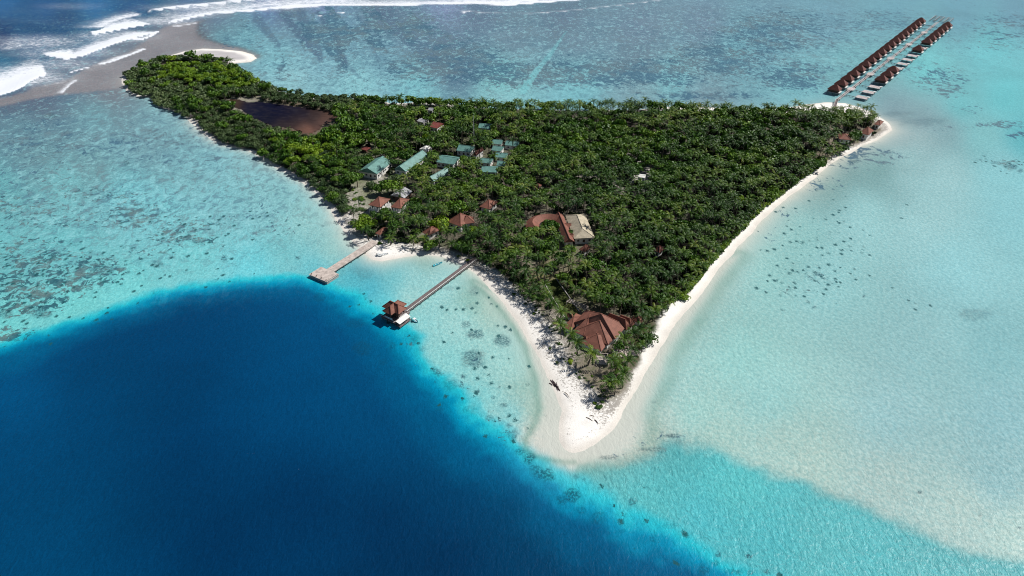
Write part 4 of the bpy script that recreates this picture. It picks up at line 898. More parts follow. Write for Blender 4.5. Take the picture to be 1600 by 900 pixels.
# unfinished frame at the sea end
fr = empty('unfinished_frame', P(1471, 32, 0), wa); tag(fr, 'unfinished timber pile frame at the far sea end of the villa walkway', 'pile frame')
mb = MB()
for ix in range(6):
    mb.bar((-16+ix*6, -11, 2), (-16+ix*6, 11, 2), .35)
    for iy in range(5): mb.bar((-16+ix*6, -11+iy*5.5, -1), (-16+ix*6, -11+iy*5.5, 2.4), .4)
mb.build('piles', M['concrete'], fr)
mb = MB(); [mb.bar((-16, -11+iy*5.5, 2.3), (14, -11+iy*5.5, 2.3), .35) for iy in range(5)]; mb.build('beams', M['wood_villa'], fr)

# ------------------------------------------------------------------ foliage
def leaf_mat(name, stops, rough=0.5, spec=0.35, obj_w=0.5, trans=0.0):
    t = NT(name); lv = t.attr('leaf').outputs['Fac']; oi = t.n('ShaderNodeObjectInfo').outputs['Random']
    rg_ = t.smooth(t.noise(t.pos(), 0.022, 3, .6), 0.34, 0.66, -0.16, 0.20)
    f = t.math('ADD', t.math('ADD', t.math('MULTIPLY', lv, 1-obj_w), t.math('MULTIPLY', oi, obj_w)), rg_, clamp=True)
    r = t.n('ShaderNodeValToRGB'); t.put(r.inputs[0], f); cr = r.color_ramp
    cr.elements[0].position = 0; cr.elements[0].color = (*stops[0][1], 1); cr.elements[1].position = 1; cr.elements[1].color = (*stops[-1][1], 1)
    for p, c in stops[1:-1]: e = cr.elements.new(p); e.color = (*c, 1)
    m = t.done(r.outputs[0], rough, spec)
    if trans:
        o = t.t.nodes['Material Output']; tr = t.n('ShaderNodeBsdfTranslucent'); t.put(tr.inputs[0], r.outputs[0]); mx = t.n('ShaderNodeMixShader'); mx.inputs[0].default_value = trans
        t.t.links.new(t.b.outputs[0], mx.inputs[1]); t.t.links.new(tr.outputs[0], mx.inputs[2]); t.t.links.new(mx.outputs[0], o.inputs[0])
    return m
M['palm'] = leaf_mat('palm_fronds', [(0, (0.012, 0.040, 0.007)), (.35, (0.030, 0.080, 0.010)), (.7, (0.095, 0.165, 0.016)), (.93, (0.25, 0.30, 0.05)), (1, (0.20, 0.14, 0.06))], 0.5, 0.22, 0.3, 0.24)
M['palm_mass'] = leaf_mat('palm_fronds_mass', [(0, (0.012, 0.040, 0.007)), (.35, (0.030, 0.080, 0.010)), (.7, (0.095, 0.165, 0.016)), (.93, (0.25, 0.30, 0.05)), (1, (0.20, 0.14, 0.06))], 0.5, 0.22, 0.0, 0.24)
M['leaf'] = leaf_mat('broad_leaves', [(0, (0.018, 0.056, 0.006)), (.5, (0.056, 0.135, 0.010)), (1, (0.15, 0.25, 0.018))], 0.5, 0.3, 0.45, 0.15)
M['leaf_mass'] = leaf_mat('broad_leaves_mass', [(0, (0.018, 0.056, 0.006)), (.5, (0.056, 0.135, 0.010)), (1, (0.15, 0.25, 0.018))], 0.5, 0.3, 0.0, 0.15)
M['lime'] = leaf_mat('yellow_green_leaves', [(0, (0.065, 0.125, 0.005)), (.5, (0.15, 0.26, 0.010)), (1, (0.26, 0.35, 0.02))], 0.5, 0.3, 0.35, 0.15)
M['mangrove'] = leaf_mat('grey_green_leaves', [(0, (0.026, 0.058, 0.018)), (.5, (0.068, 0.115, 0.036)), (1, (0.14, 0.185, 0.075))], 0.55, 0.3, 0.45, 0.1)
M['mangrove_mass'] = leaf_mat('grey_green_leaves_mass', [(0, (0.026, 0.058, 0.018)), (.5, (0.068, 0.115, 0.036)), (1, (0.14, 0.185, 0.075))], 0.55, 0.3, 0.0, 0.1)
M['under'] = leaf_mat('shade_darkened_undergrowth', [(0, (0.007, 0.016, 0.005)), (1, (0.028, 0.055, 0.012))], 0.6, 0.15, 0.0)  # made darker to put the shade of the forest gaps into the colour
M['bare'] = plain('bare_twigs', (0.30, 0.26, 0.26), 0.9, 0.3)
M['trunk'] = plain('palm_trunk', (0.13, 0.11, 0.085), 0.9, 0.3)
M['bark'] = plain('bark', (0.16, 0.12, 0.09), 0.9, 0.3)

def palm_crown(seed, nf=20, seg=7, L=3.9):
    """fronds arching from one point, each a rib with two combs of leaflets; returns verts, quads(as 4), leaf value"""
    r = random.Random(seed); V = []; Fq = []; LV = []
    for k in range(nf):
        az_ = 2*math.pi*(k*0.381966)+r.uniform(-.25, .25); lay = k/nf
        el = R(62)*(1-lay)**1.1-R(12)*lay+r.uniform(-.12, .12); l = L*r.uniform(.85, 1.12)*(0.8+0.2*math.sin(lay*3))
        dead = lay > 0.9 and r.random() < .55
        p = Vector((0, 0, 0)); e = el; ca, sa = math.cos(az_), math.sin(az_); pts = []; side = Vector((-sa, ca, 0))
        for s in range(seg+1):
            pts.append((p.copy(), e)); st = l/seg; p = p+Vector((ca*math.cos(e), sa*math.cos(e), math.sin(e)))*st; e -= R(70+45*r.random())/seg*(0.55+0.9*s/seg)
        lv = 0.98 if dead else min(max(r.gauss(0.42, .16)-0.30*lay, 0), .90)
        for s in range(seg):
            (p0, e0), (p1, _) = pts[s], pts[s+1]; d = (p1-p0)
            wd = 0.50*math.sin(math.pi*min((s+.9)/(seg+.9), 1))**.6*(L/3.9)+.12
            for sg in (-1, 1):
                o = side*sg*wd+Vector((0, 0, -0.42*wd))+d*0.75; n = len(V)
                V += [p0, p0+d*0.72, p0+d*0.72+o*0.96, p0+d*0.25+o]; Fq.append((n, n+1, n+2, n+3)); LV += [lv*.8, lv*.8, min(lv+.30, .97), min(lv+.18, .95)]
    return np.array([tuple(v) for v in V]), np.array(Fq), np.array(LV)
def leaf_crown(seed, rx=1.0, rz=0.62, n=520, lobes=9, size=0.16, flat=0.0):
    """leaf sprays on the outside of several uneven lobes; unit radius"""
    r = np.random.default_rng(seed); cs = []
    for i in range(lobes):
        a = r.uniform(0, 6.283); q = math.sqrt(r.uniform(0, .42)); cs.append((q*math.cos(a), q*math.sin(a), r.uniform(-.15, .38)*rz, r.uniform(.30, .52)))
    cs.append((0, 0, 0.1, .5)); cs = np.array(cs)
    k = r.integers(0, len(cs), n); v = r.normal(size=(n, 3)); v[:, 2] = np.abs(v[:, 2])*0.9-0.25; v /= np.linalg.norm(v, axis=1)[:, None]
    rad = cs[k, 3]*r.uniform(.78, 1.06, n)
    c = cs[k, :3]+v*rad[:, None]*np.array([1, 1, rz*1.15]); nrm = v+r.normal(size=(n, 3))*0.45; nrm /= np.linalg.norm(nrm, axis=1)[:, None]
    t1 = np.cross(nrm, r.normal(size=(n, 3))); t1 /= np.linalg.norm(t1, axis=1)[:, None]; t2 = np.cross(nrm, t1)
    s = (size*r.uniform(.6, 1.25, n))[:, None]; V = np.stack([c-t1*s-t2*s*.7, c+t1*s*.9-t2*s*.5, c+t1*s*.6+t2*s*.8, c-t1*s*.5+t2*s*.6], 1).reshape(-1, 3)*np.array([rx, rx, 1])
    Fq = np.arange(4*n).reshape(-1, 4); lv = np.clip(0.45+0.25*r.normal(size=n)*.6+0.12*r.normal(size=len(cs))[k], 0, 1)
    return V, Fq, np.repeat(lv, 4)
def crown_mesh(name, geo, mat, sc_=1.0):
    V, Fq, lv = geo; return np_mesh(name, V*sc_, Fq, mat, {'leaf': lv})
PALM_G = [palm_crown(s, 15, 7, 4.3) for s in range(6)]; PALM_LO = [palm_crown(40+s, 13, 4, 4.3) for s in range(5)]
LEAF_G = [leaf_crown(s, 1, .72, 760, 10, .105) for s in range(6)]; LEAF_LO = [leaf_crown(60+s, 1, .72, 260, 8, .17) for s in range(5)]
MAN_G = [leaf_crown(90+s, 1, .66, 640, 9, .09) for s in range(5)]; MAN_LO = [leaf_crown(120+s, 1, .62, 240, 9, .165) for s in range(4)]

# zones measured as outlines of the crowns in the photograph
FOREST = [(1380,187),(1370,178),(1345,175),(1320,175),(1290,176),(1262,174),(1240,172),(1215,173),(1180,170),(1150,168),(1100,165),(1050,163),(1000,160),(960,158),(900,161),(850,162),(800,162),(750,160),(700,163),(650,166),(615,166),(590,163),
 (566,160),(540,159),(500,160),(450,152),(420,144),(400,134),(380,120),(362,107),(335,99),(310,96),(270,97),(245,99),(216,110),(203,118),(207,136),(222,142),(246,148),(252,157),(282,163),(302,177),(314,193),(332,204),(347,215),(372,223),(402,230),(422,243),(442,255),
 (462,267),(491,286),(510,303),(525,318),(536,326),(548,334),(552,348),(562,358),(585,364),(606,372),(620,366),(640,377),(665,383),(700,388),(730,394),(760,405),(790,424),(810,443),(830,463),(848,480),(862,498),(872,520),(880,540),(900,556),(925,560),(955,566),
 (985,566),(1000,552),(1013,530),(1022,508),(1034,486),(1056,464),(1080,440),(1105,408),(1130,378),(1155,350),(1180,325),(1215,296),(1250,271),(1280,251),(1308,236),(1332,220),(1358,208),(1377,201)]
MANGRO = [(200,100),(260,90),(340,92),(410,130),(470,145),(580,150),(600,168),(565,172),(540,180),(520,176),(470,166),(430,160),(360,153),(350,160),(380,175),(420,195),(440,200),(470,212),(430,222),(440,245),(470,262),(520,285),(545,300),(548,335),(530,335),(300,230),(180,150)]
LIME = [(250,104),(300,98),(350,104),(392,122),(408,132),(392,138),(350,138),(300,130),(250,128)]
LIME2 = [(440,232),(470,222),(520,228),(520,262),(480,262),(450,255)]
LEAFZ = [(470,212),(520,190),(590,190),(600,230),(560,262),(560,300),(520,292),(480,270),(440,250),(450,225)]
LEAF2 = [(600,165),(760,158),(780,200),(700,215),(640,195),(600,200)]
LEAF3 = [(820,205),(960,200),(1060,225),(1080,270),(1030,300),(940,262),(860,272),(810,250)]
LEAF4 = [(1120,175),(1230,180),(1240,250),(1180,290),(1100,270),(1040,220)]
CLEAR = [([(540,306),(556,280),(612,276),(640,283),(650,292),(610,303),(590,306),(574,314),(574,332),(600,340),(596,352),(560,348),(548,338)], .96), ([(890,560),(944,555),(957,572),(951,602),(946,638),(922,627),(898,600)], 1.0),
         ([(822,412),(850,402),(884,412),(888,425),(865,432),(855,442),(830,438)], .8), ([(853,440),(870,434),(882,450),(906,484),(900,496),(884,500),(866,474)], 1.0), ([(355,155),(372,155),(430,161),(532,176),(536,186),(505,203),(485,213),(455,204),(425,200),(388,183),(362,168)], 1.0), ([(374,153),(412,153),(412,163),(374,163)], 1.0),
         ([(897,272),(935,272),(935,279),(897,279)], .9), ([(1290,196),(1318,190),(1322,202),(1300,209)], .8), ([(990,268),(1014,270),(1014,280),(990,280)], 1.0), ([(870,500),(890,490),(900,530),(885,560),(868,530)], .65), ([(690,162),(712,162),(712,170),(660,172)], .6)]
def in1(poly, a, b): return bool(inside(np.array([a]), np.array([b]), poly)[0])
SPOTS = [('palm',952,598,1.1),('palm',963,594,1.15),('palm',974,583,1.1),('palm',968,572,.9),('palm',924,552,1.2),('palm',901,535,1.15),('palm',892,521,1.),('palm',876,509,1.05),('palm',877,487,1.1),('palm',863,473,1.1),('palm',961,560,1.),('palm',981,563,1.1),('palm',975,529,1.1),
         ('palm',999,514,1.1),('palm',988,545,1.),('lime',684,343,1.5),('lime',735,250,1.1),('leaf',742,280,1.0),('palm',609,372,.9),('palm',571,358,1.),('palm',625,300,1.1),('leaf',714,316,1.5),('leaf',860,348,1.2),('leaf',892,361,.5),('lime',576,344,1.0),('lime',562,349,1.),('lime',568,338,.9),('lime',605,339,.6)]
gx0, gy0 = -520, 120; CELL = 9.0; grid = {}
trees = []     # kind, x, y, radius, height
def ok(x, y, r, k=0.78):
    i, j = int(x//CELL), int(y//CELL)
    for a in range(i-1, i+2):
        for b in range(j-1, j+2):
            for (X, Y_, R_) in grid.get((a, b), ()):
                if (X-x)**2+(Y_-y)**2 < ((R_+r)*k)**2: return False
    return True
def put(kind, x, y, r, h):
    grid.setdefault((int(x//CELL), int(y//CELL)), []).append((x, y, r)); trees.append((kind, x, y, r, h))
SZ = {'palm': (4.6, 11.5), 'leaf': (5.0, 9.0), 'lime': (4.8, 7.5), 'man': (4.3, 5.0)}
for k, a, b, s in SPOTS:
    r, h = SZ[k]; h *= (0.75 if k == 'palm' else 1)*(1 if s > .9 else .7); p = P(a, b, h+1); put(k, p.x, p.y, r*s, h)
NC = 110000
mnx, mxx = SHORE[:, 0].min(), SHORE[:, 0].max(); mny, mxy = SHORE[:, 1].min(), SHORE[:, 1].max()
cx = rng.uniform(mnx, mxx, NC); cy = rng.uniform(mny-10, mxy, NC)
g_sd = sdf(cx, cy, SHORE); g_vd = sdf(cx, cy, VEG); g_po = sdf(cx, cy, POND)
pvis = [(np.array(p), v) for p, v in VIS]
for i in range(NC):
    x, y = float(cx[i]), float(cy[i])
    if g_vd[i] < -3.5 or g_po[i] > 0.5 or g_sd[i] < -2.5: continue
    ax, ay = proj(np.array([x]), np.array([y]), 1.2); ax, ay = float(ax[0]), float(ay[0])
    rr_ = random.random()
    if g_vd[i] < (-3.3 if (ax < 545 and not 522 < ax) or ay < 180 else (-1.5 if ax > 990 else -0.5)): continue
    if ax > 880 and ay > 592 and g_vd[i] < 1.5: continue
    if in1(MANGRO, ax, ay): kind = ('man' if rr_ < .88 else 'leaf') if not (in1(LIME, ax+random.gauss(0, 7), ay+random.gauss(0, 4)) or in1(LIME2, ax+random.gauss(0, 7), ay+random.gauss(0, 5))) else ('lime' if rr_ < .62 else ('leaf' if rr_ < .82 else 'man'))
    elif in1(LEAFZ, ax, ay): kind = 'lime' if in1(LIME2, ax, ay) and rr_ < .6 else ('leaf' if rr_ < .75 else ('man' if rr_ < .9 else 'palm'))
    elif in1(LEAF2, ax, ay): kind = 'leaf' if rr_ < .6 else 'palm'
    elif in1(LEAF3, ax, ay): kind = 'leaf' if rr_ < .72 else 'palm'
    elif in1(LEAF4, ax, ay): kind = 'leaf' if rr_ < .55 else 'palm'
    elif ax < 620 and ay > 280: kind = ('man' if rr_ < .45 else 'leaf') if rr_ < .75 else 'palm'
    else: kind = 'leaf' if rr_ < (.30 if ay < 300 else .16) else ('palm' if rr_ < .992 else 'lime')
    r, h = SZ[kind]
    r *= random.uniform(.72, 1.12); h *= random.uniform(.68, 1.28)
    if kind == 'palm': h *= 0.8+0.3*float(vnoise(np.array([x]), np.array([y]), 60, 5)[0])
    if kind == 'leaf': r *= 0.7+0.75*random.random()**1.5
    if g_vd[i] < 12: h *= 0.42+0.58*max(g_vd[i]+2, 0)/14
    if not ok(x, y, r, 0.575 if kind == 'palm' else .57): continue
    tx, ty = proj(np.array([x]), np.array([y]), h+1.2); tx, ty = float(tx[0]), float(ty[0])
    if not in1(FOREST, tx, ty) and not (g_vd[i] < 14 and in1(FOREST, (tx+ax)/2, (ty+ay)/2)) and not (ay < 182 and g_vd[i] < 12): continue
    bad = False
    for poly, pr in CLEAR:
        if random.random() < pr and (in1(poly, ax, ay) or in1(poly, tx, ty)): bad = True; break
    if bad: continue
    for fx, fy, a, b, an in FOOT:
        co, si = math.cos(-an), math.sin(-an); lx = (x-fx)*co-(y-fy)*si; ly = (x-fx)*si+(y-fy)*co
        if abs(lx) < a+1.0 and abs(ly) < b+1.0: bad = True; break
    if bad: continue
    rpx = r*F/math.sqrt(x*x+y*y+H*H)
    for poly, v in pvis:
        if tx < poly[:, 0].min()-20 or tx > poly[:, 0].max()+20 or ty < poly[:, 1].min()-20 or ty > poly[:, 1].max()+20: continue
        hull = poly
        cen = hull.mean(0); d0 = np.linalg.norm(hull-cen, axis=1); g = 1+rpx*0.62*v/np.maximum(d0, 1); 
        ang_ = np.arctan2(hull[:, 1]-cen[1], hull[:, 0]-cen[0]); o = np.argsort(ang_) if len(hull) == 7 else np.arange(len(hull)); hp = (cen+(hull-cen)*g[:, None])[o]
        if in1(hp.tolist(), tx, ty) or in1(hp.tolist(), (tx+ax)/2, (ty+ay)/2): bad = True; break
    if bad: continue
    put(kind, x, y, r, h)
print('trees', len(trees), {k: sum(t_[0] == k for t_ in trees) for k in SZ})

# ---- landmarks for labels
LM = [((940,590),'on the sandy point in front of the great hall'),((880,520),'at the west beach beside the great hall'),((990,530),'east of the great hall by the east beach'),((870,470),'beside the lawn behind the great hall'),((1040,450),'near the east beach above the great hall'),
      ((960,450),'in the dense grove behind the great hall'),((905,410),'in front of the beige roofed hall'),((830,420),'around the small clearing left of the lawn'),((780,400),'at the land end of the dark boardwalk'),((700,385),'behind the small beach between the jetties'),
      ((720,365),'in front of the large red roofed villa'),((590,370),'at the land end of the pale jetty'),((560,350),'on the beach corner left of the pale jetty'),((640,340),'right of the two white cottages'),((800,350),'left of the curved red roof'),((1100,380),'along the middle of the east beach'),
      ((1010,400),'around the dark brown roofed hut'),((560,300),'around the scrub clearing'),((500,290),'on the west shore above the scrub clearing'),((450,250),'on the west shore below the brown pond'),((380,215),'on the west shore left of the brown pond'),((300,140),'on the north west headland'),
      ((540,230),'between the brown pond and the leftmost green roof'),((650,270),'among the long green roofs'),((780,250),'among the little green roofs'),((680,210),'around the rusty red roof'),((800,300),'in the grove between green and red roofs'),((950,320),'in the dense grove above the beige hall'),((920,250),'in the bright green thicket of the forest middle'),
      ((1200,290),'along the far part of the east beach'),((1340,200),'around the red roofs of the far east end'),((500,160),'on the strip between brown pond and north lagoon'),((1100,220),'in the north east forest'),((750,330),'around the large red roofed villa')]
LMA = np.array([l[0] for l in LM], float)
def where(x, y):
    a, b = proj(np.array([x]), np.array([y]), 1.2); d_ = np.hypot(LMA[:, 0]-a[0], (LMA[:, 1]-b[0])*1.6); return LM[int(d_.argmin())][1]
PCM = [crown_mesh('palm_crown', g, M['palm']) for g in PALM_G]
LCM = [crown_mesh('broadleaf_crown', g, M['leaf']) for g in LEAF_G]; YCM = [crown_mesh('lime_crown', g, M['lime']) for g in LEAF_G]
MCM = [crown_mesh('mangrove_crown', g, M['mangrove']) for g in MAN_G]
def ptrunk(seed):
    r = random.Random(seed); bx, by = r.uniform(-.9, .9), r.uniform(-.9, .9)
    return MB().tube([(bx*(1-s)**2*1.3-0*s, by*(1-s)**2*1.3, s) for s in (0, .2, .5, .8, 1)], [.30, .2, .17, .15, .13], 6).mesh('palm_trunk', M['trunk']), (bx*1.3, by*1.3)
PTM = [ptrunk(s) for s in range(4)]
def btrunk(seed):
    r = random.Random(seed); m = MB().tube([(0, 0, 0), (.05, 0, .35), (0.02, .05, .7)], [.06, .045, .03], 6)
    for k in range(4):
        a = r.uniform(0, 6.28); m.tube([(0.02, 0, .4+.05*k), (.28*math.cos(a), .28*math.sin(a), .75), (.45*math.cos(a), .45*math.sin(a), .95)], [.03, .02, .008], 5)
    return m.mesh('branching_trunk', M['bark'])
BTM = [btrunk(s) for s in range(3)]
def one_tree(kind, x, y, r, h):
    rz = random.uniform(0, 6.28)
    nm = {'palm': 'coconut_palm', 'leaf': 'broadleaf_tree', 'lime': 'yellow_green_tree', 'man': 'mangrove_tree'}[kind]
    look = {'palm': 'coconut palm', 'leaf': 'round green broadleaf tree', 'lime': 'bright yellow green broadleaf tree', 'man': 'low grey green shore tree'}[kind]
    w_ = where(x, y); root = empty(nm, (x, y, 1.1), rz); tag(root, look+' '+w_, {'palm': 'palm', 'man': 'shore tree'}.get(kind, 'tree'), look+'s '+w_)
    if kind == 'palm':
        tm, _ = random.choice(PTM); t_ = link('trunk', tm, root); t_.scale = (1, 1, h)
        c = link('crown', random.choice(PCM), root); c.location = (0, 0, h); s = r/3.75; c.scale = (s, s, s); c.rotation_euler = (random.uniform(-.12, .12), random.uniform(-.12, .12), 0)
    else:
        rzs = {'leaf': .72, 'lime': .72, 'man': .62}[kind]
        t_ = link('trunk', random.choice(BTM), root); t_.scale = (r*1.2, r*1.2, h)
        c = link('crown', random.choice({'leaf': LCM, 'lime': YCM, 'man': MCM}[kind]), root); s = r*1.18; zs = s*random.uniform(.8, 1.15); c.location = (0, 0, max(h-0.45*zs, .32*zs)); c.scale = (s, s*random.uniform(.85, 1.1), zs)
    return root
trees.sort(key=lambda t_: t_[1]**2+t_[2]**2)
cnt = {}; rest = {}
for k, x, y, r, h in trees:
    kk = {'palm': 'palm', 'leaf': 'leaf', 'lime': 'lime', 'man': 'man'}[k]
    if cnt.get(kk, 0) < 300: one_tree(k, x, y, r, h); cnt[kk] = cnt.get(kk, 0)+1
    else: rest.setdefault(kk, []).append((x, y, r, h))
def mass(name, label, cat, lst, geos, mat, kind):
    Vs, Fs, Ls = [], [], []; n = 0; tv, tf = [], []; tn = 0
    for x, y, r, h in lst:
        V, Fq, lv = geos[random.randrange(len(geos))]; a = random.uniform(0, 6.28); co, si = math.cos(a), math.sin(a)
        if kind == 'palm': s = r/3.75; zs = s; zo = h
        else: s = r*1.18; zs = s*random.uniform(.8, 1.15); zo = max(h-0.45*zs, .32*zs)
        tl = random.random()
        W_ = np.stack([(V[:, 0]*co-V[:, 1]*si)*s+x, (V[:, 0]*si+V[:, 1]*co)*s+y, V[:, 2]*zs+zo+1.1], 1)
        Vs.append(W_); Fs.append(Fq+n); Ls.append(np.clip(lv*0.6+tl*0.42-.02, 0, 1) if kind != 'palm' else np.clip(lv*0.68+tl*0.30, 0, 1)); n += len(V)
        q = 0.17 if kind == 'palm' else 0.25; b = np.array([(-q, -q), (q, -q), (q, q), (-q, q)])
        for zz, kq in ((0.8, 1.2), (zo+1.1, .7)): tv.append(np.c_[b*kq+(x, y), np.full(4, zz)])
        tf.append(np.array([(0, 1, 5, 4), (1, 2, 6, 5), (2, 3, 7, 6), (3, 0, 4, 7)])+tn); tn += 8
    V = np.concatenate(Vs+tv); Fq = np.concatenate(Fs+[np.concatenate(tf)+n]); lv = np.concatenate(Ls+[np.zeros(tn)])
    me = np_mesh(name, V, Fq, mat, {'leaf': lv}); me.materials.append(M['trunk'])
    mi = np.zeros(len(Fq), np.int32); mi[-4*len(lst):] = 1; me.polygons.foreach_set('material_index', mi)
    return tag(link(name, me), label, cat, kind='stuff')
if rest.get('palm'): mass('palm_forest', 'dense coconut palm forest covering the farther middle and north of the island', 'forest', rest['palm'], PALM_LO, M['palm_mass'], 'palm')
if rest.get('leaf'): mass('broadleaf_forest', 'green broadleaf trees mixed into the farther palm forest', 'forest', rest['leaf'], LEAF_LO, M['leaf_mass'], 'leaf')
if rest.get('man'): mass('mangrove_thicket', 'grey green low thicket covering the far north west arm of the island', 'thicket', rest['man'], MAN_LO, M['mangrove_mass'], 'man')
if rest.get('lime'): mass('yellow_green_thicket', 'yellow green trees on the far north west headland', 'thicket', rest['lime'], LEAF_LO, M['lime'], 'lime')

# ---- undergrowth under the canopy
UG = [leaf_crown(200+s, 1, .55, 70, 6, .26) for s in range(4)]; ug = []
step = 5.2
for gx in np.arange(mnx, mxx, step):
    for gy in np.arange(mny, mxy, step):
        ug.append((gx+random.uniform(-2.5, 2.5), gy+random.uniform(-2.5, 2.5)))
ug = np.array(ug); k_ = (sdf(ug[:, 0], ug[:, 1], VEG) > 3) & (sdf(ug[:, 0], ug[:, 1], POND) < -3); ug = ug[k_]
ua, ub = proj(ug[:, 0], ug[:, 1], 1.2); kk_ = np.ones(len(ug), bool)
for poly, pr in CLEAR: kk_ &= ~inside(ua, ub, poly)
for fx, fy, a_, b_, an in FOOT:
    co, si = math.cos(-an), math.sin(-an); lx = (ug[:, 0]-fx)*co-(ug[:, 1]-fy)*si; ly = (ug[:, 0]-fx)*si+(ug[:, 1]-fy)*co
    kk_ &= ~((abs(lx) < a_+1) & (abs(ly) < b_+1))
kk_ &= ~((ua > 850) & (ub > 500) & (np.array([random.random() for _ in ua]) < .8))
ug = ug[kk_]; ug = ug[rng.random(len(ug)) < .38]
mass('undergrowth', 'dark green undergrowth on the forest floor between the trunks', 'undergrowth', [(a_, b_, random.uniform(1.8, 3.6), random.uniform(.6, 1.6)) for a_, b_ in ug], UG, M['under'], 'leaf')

# ---- bushes: bright hedge along the east beach, scrub in the clearings, dead grey shrubs on the west shore
def bush(px, py, r, mat, label, group, cat='shrub', name='beach_shrub'):
    p = P(px, py, 1.2); root = empty(name, (p.x, p.y, 1.0), random.uniform(0, 6.28)); tag(root, label, cat, group)
    me = {'lime': random.choice(YCM), 'leaf': random.choice(LCM), 'man': random.choice(MCM)}[mat]
    c = link('crown', me, root); c.scale = (r, r*random.uniform(.8, 1.1), r*random.uniform(.6, .85)); c.location = (0, 0, r*.25)
    t_ = link('stem', random.choice(BTM), root); t_.scale = (r*.8, r*.8, r*.5)
edge = [(1062,468),(1080,452),(1100,428),(1122,400),(1146,374),(1170,349),(1196,324),(1224,303),(1250,283),(1275,265),(1296,250)]
for i in range(len(edge)-1):
    (x0, y0), (x1, y1) = edge[i], edge[i+1]; n = int(math.hypot(x1-x0, y1-y0)/2.4)
    for k in range(n):
        s = (k+random.random()*.6)/n; bush(x0+(x1-x0)*s-3+random.uniform(-3, 1.2), y0+(y1-y0)*s-1, random.uniform(1.8, 3.0), 'leaf' if random.random() < .55 else 'lime', 'bright green beach shrub in the hedge along the east beach', 'shrubs of the hedge along the east beach')
for i in range(46):
    x, y = random.choice([(555,300),(575,283),(600,284),(560,320),(620,288),(585,345),(600,347),(565,335)]); bush(x+random.gauss(0, 11), y+random.gauss(0, 6), random.uniform(1.0, 2.4), random.choice(['man', 'leaf', 'lime', 'man']), 'small scrub bush in the white rubble clearing by the cottages', 'scrub bushes in the rubble clearing')
for i in range(34):
    x, y = random.choice([(905,575),(925,605),(940,618),(950,600),(912,590),(955,625),(900,560)]); bush(x+random.gauss(0, 7), y+random.gauss(0, 6), random.uniform(.5, 1.1), random.choice(['man', 'leaf']), 'tiny scrub plant on the bare soil of the sandy point', 'scrub plants on the sandy point')
bush(936, 636, 1.9, 'leaf', 'small green bush at the very tip of the vegetation on the point', None); bush(930, 630, 1.2, 'lime', 'tiny yellow green bush left of the bush at the very tip', None)
bush(892, 566, 2.0, 'lime', 'bright green bush on white sand left of the great hall', None); bush(1070, 466, 3.0, 'lime', 'rounded bright green bush bulging onto the east beach', None)
bush(716, 401, 1.8, 'man', 'olive bush on the small beach left of the boardwalk', None); bush(731, 407, 1.6, 'lime', 'yellow olive bush right beside the boardwalk land end', None); bush(594, 381, 2.0, 'leaf', 'green bush beside the pale jetty land end', None)
for i in range(24):
    x, y = random.choice([(845,490),(825,470),(860,515),(870,540),(880,560),(805,455),(835,485)]); bush(x+random.gauss(0, 5), y+random.gauss(0, 5), random.uniform(.6, 1.4), random.choice(['leaf', 'man']), 'small creeping bush at the upper edge of the west beach', 'creeping bushes at the upper edge of the west beach')
def dead(px, py, r, lb):
    p = P(px, py, 1.2); root = empty('dead_shrub', (p.x, p.y, 1.0)); tag(root, lb, 'dead shrub')
    m = MB()
    for k in range(90):
        a = random.uniform(0, 6.28); e = random.uniform(.2, 1.4); l = r*random.uniform(.6, 1.1); q = Vector((math.cos(a)*math.cos(e), math.sin(a)*math.cos(e), math.sin(e)))*l
        s0 = q*random.uniform(.0, .35); m.bar(s0, q, .12); q2 = q*.7; m.bar(q2, q2+Vector((random.uniform(-1, 1), random.uniform(-1, 1), random.uniform(0, .8)))*r*.25, .08)
    m.build('branches', M['bare'], root); MB().tube([(0, 0, -.2), (0, 0, r*.4)], [.25, .15], 6).build('stem', M['bark'], root)
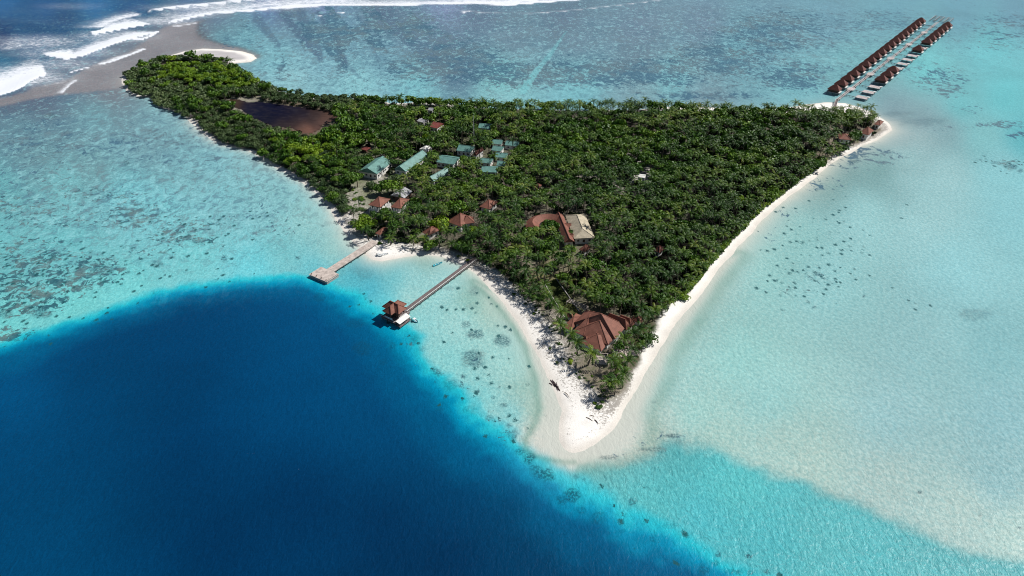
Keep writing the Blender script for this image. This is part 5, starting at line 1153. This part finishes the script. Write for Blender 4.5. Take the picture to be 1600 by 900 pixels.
dead(462, 264, 4.5, 'bleached leafless shrub on the west shore, upper left one'); dead(468, 268, 3.5, 'bleached leafless shrub on the west shore just right of the other'); dead(497, 292, 3.5, 'bleached leafless shrub at the water left of the scrub clearing')
dead(627, 340, 3.0, 'grey leafless shrub in front of the right cottage'); dead(300, 183, 3.5, 'grey leafless shrub leaning over the water on the north west shore'); dead(550, 333, 2.5, 'brown grey shrub at the beach edge below the scrub clearing')

# seaweed heap at the waterline, drift wood
p = P(869, 606, 0.1); sw = MB(); rs = random.Random(3)
vs = []; n = 26
outl = PL([(861,592),(868,594),(873,600),(876,610),(878,618),(874,615),(869,608),(863,603),(858,599)], .1)
mbm = bmesh.new(); ring = []
for q in outl: ring.append(mbm.verts.new((q[0]-p.x, q[1]-p.y, -.15)))
c_ = mbm.verts.new((0.4, 0.3, .5)); 
for i in range(len(ring)): mbm.faces.new((ring[i], ring[(i+1) % len(ring)], c_))
bmesh.ops.recalc_face_normals(mbm, faces=mbm.faces)
bmesh.ops.subdivide_edges(mbm, edges=mbm.edges, cuts=3, fractal=.6, use_grid_fill=True, seed=2)
me = bpy.data.meshes.new('seaweed'); mbm.to_mesh(me); mbm.free(); me.materials.append(plain('wet_seaweed', (0.055, 0.035, 0.038), .6, .4, 1.5))
o = link('seaweed_heap', me); o.location = (p.x, p.y, 0.15); tag(o, 'dark brown heap of seaweed at the waterline of the west beach', 'seaweed')
for i, (x, y, l, a, lb) in enumerate([(886,617,4,-60,'driftwood log on the west beach, upper left one on the point'),(921,655,3.5,-40,'driftwood log lying on white sand, left one near the tip'),(932,659,3,-60,'driftwood log lying on white sand, right one near the tip'),(925,650,2,0,'short driftwood stick above the two logs near the tip'),(604,383,5,10,'heap of bleached logs beside the pale jetty'),(612,381,4,60,'dark log behind the two beached boats')]):
    p = P(x, y, 1.1); o = MB().tube([(-l/2, 0, 0.25), (-l*.1, .2, .35), (l/2, 0, .28)], [.22, .2, .1], 6).build('driftwood_log', M['bark'], None); o.location = (p.x, p.y, .85); o.rotation_euler = (0, 0, R(a)); tag(o, lb, 'driftwood')
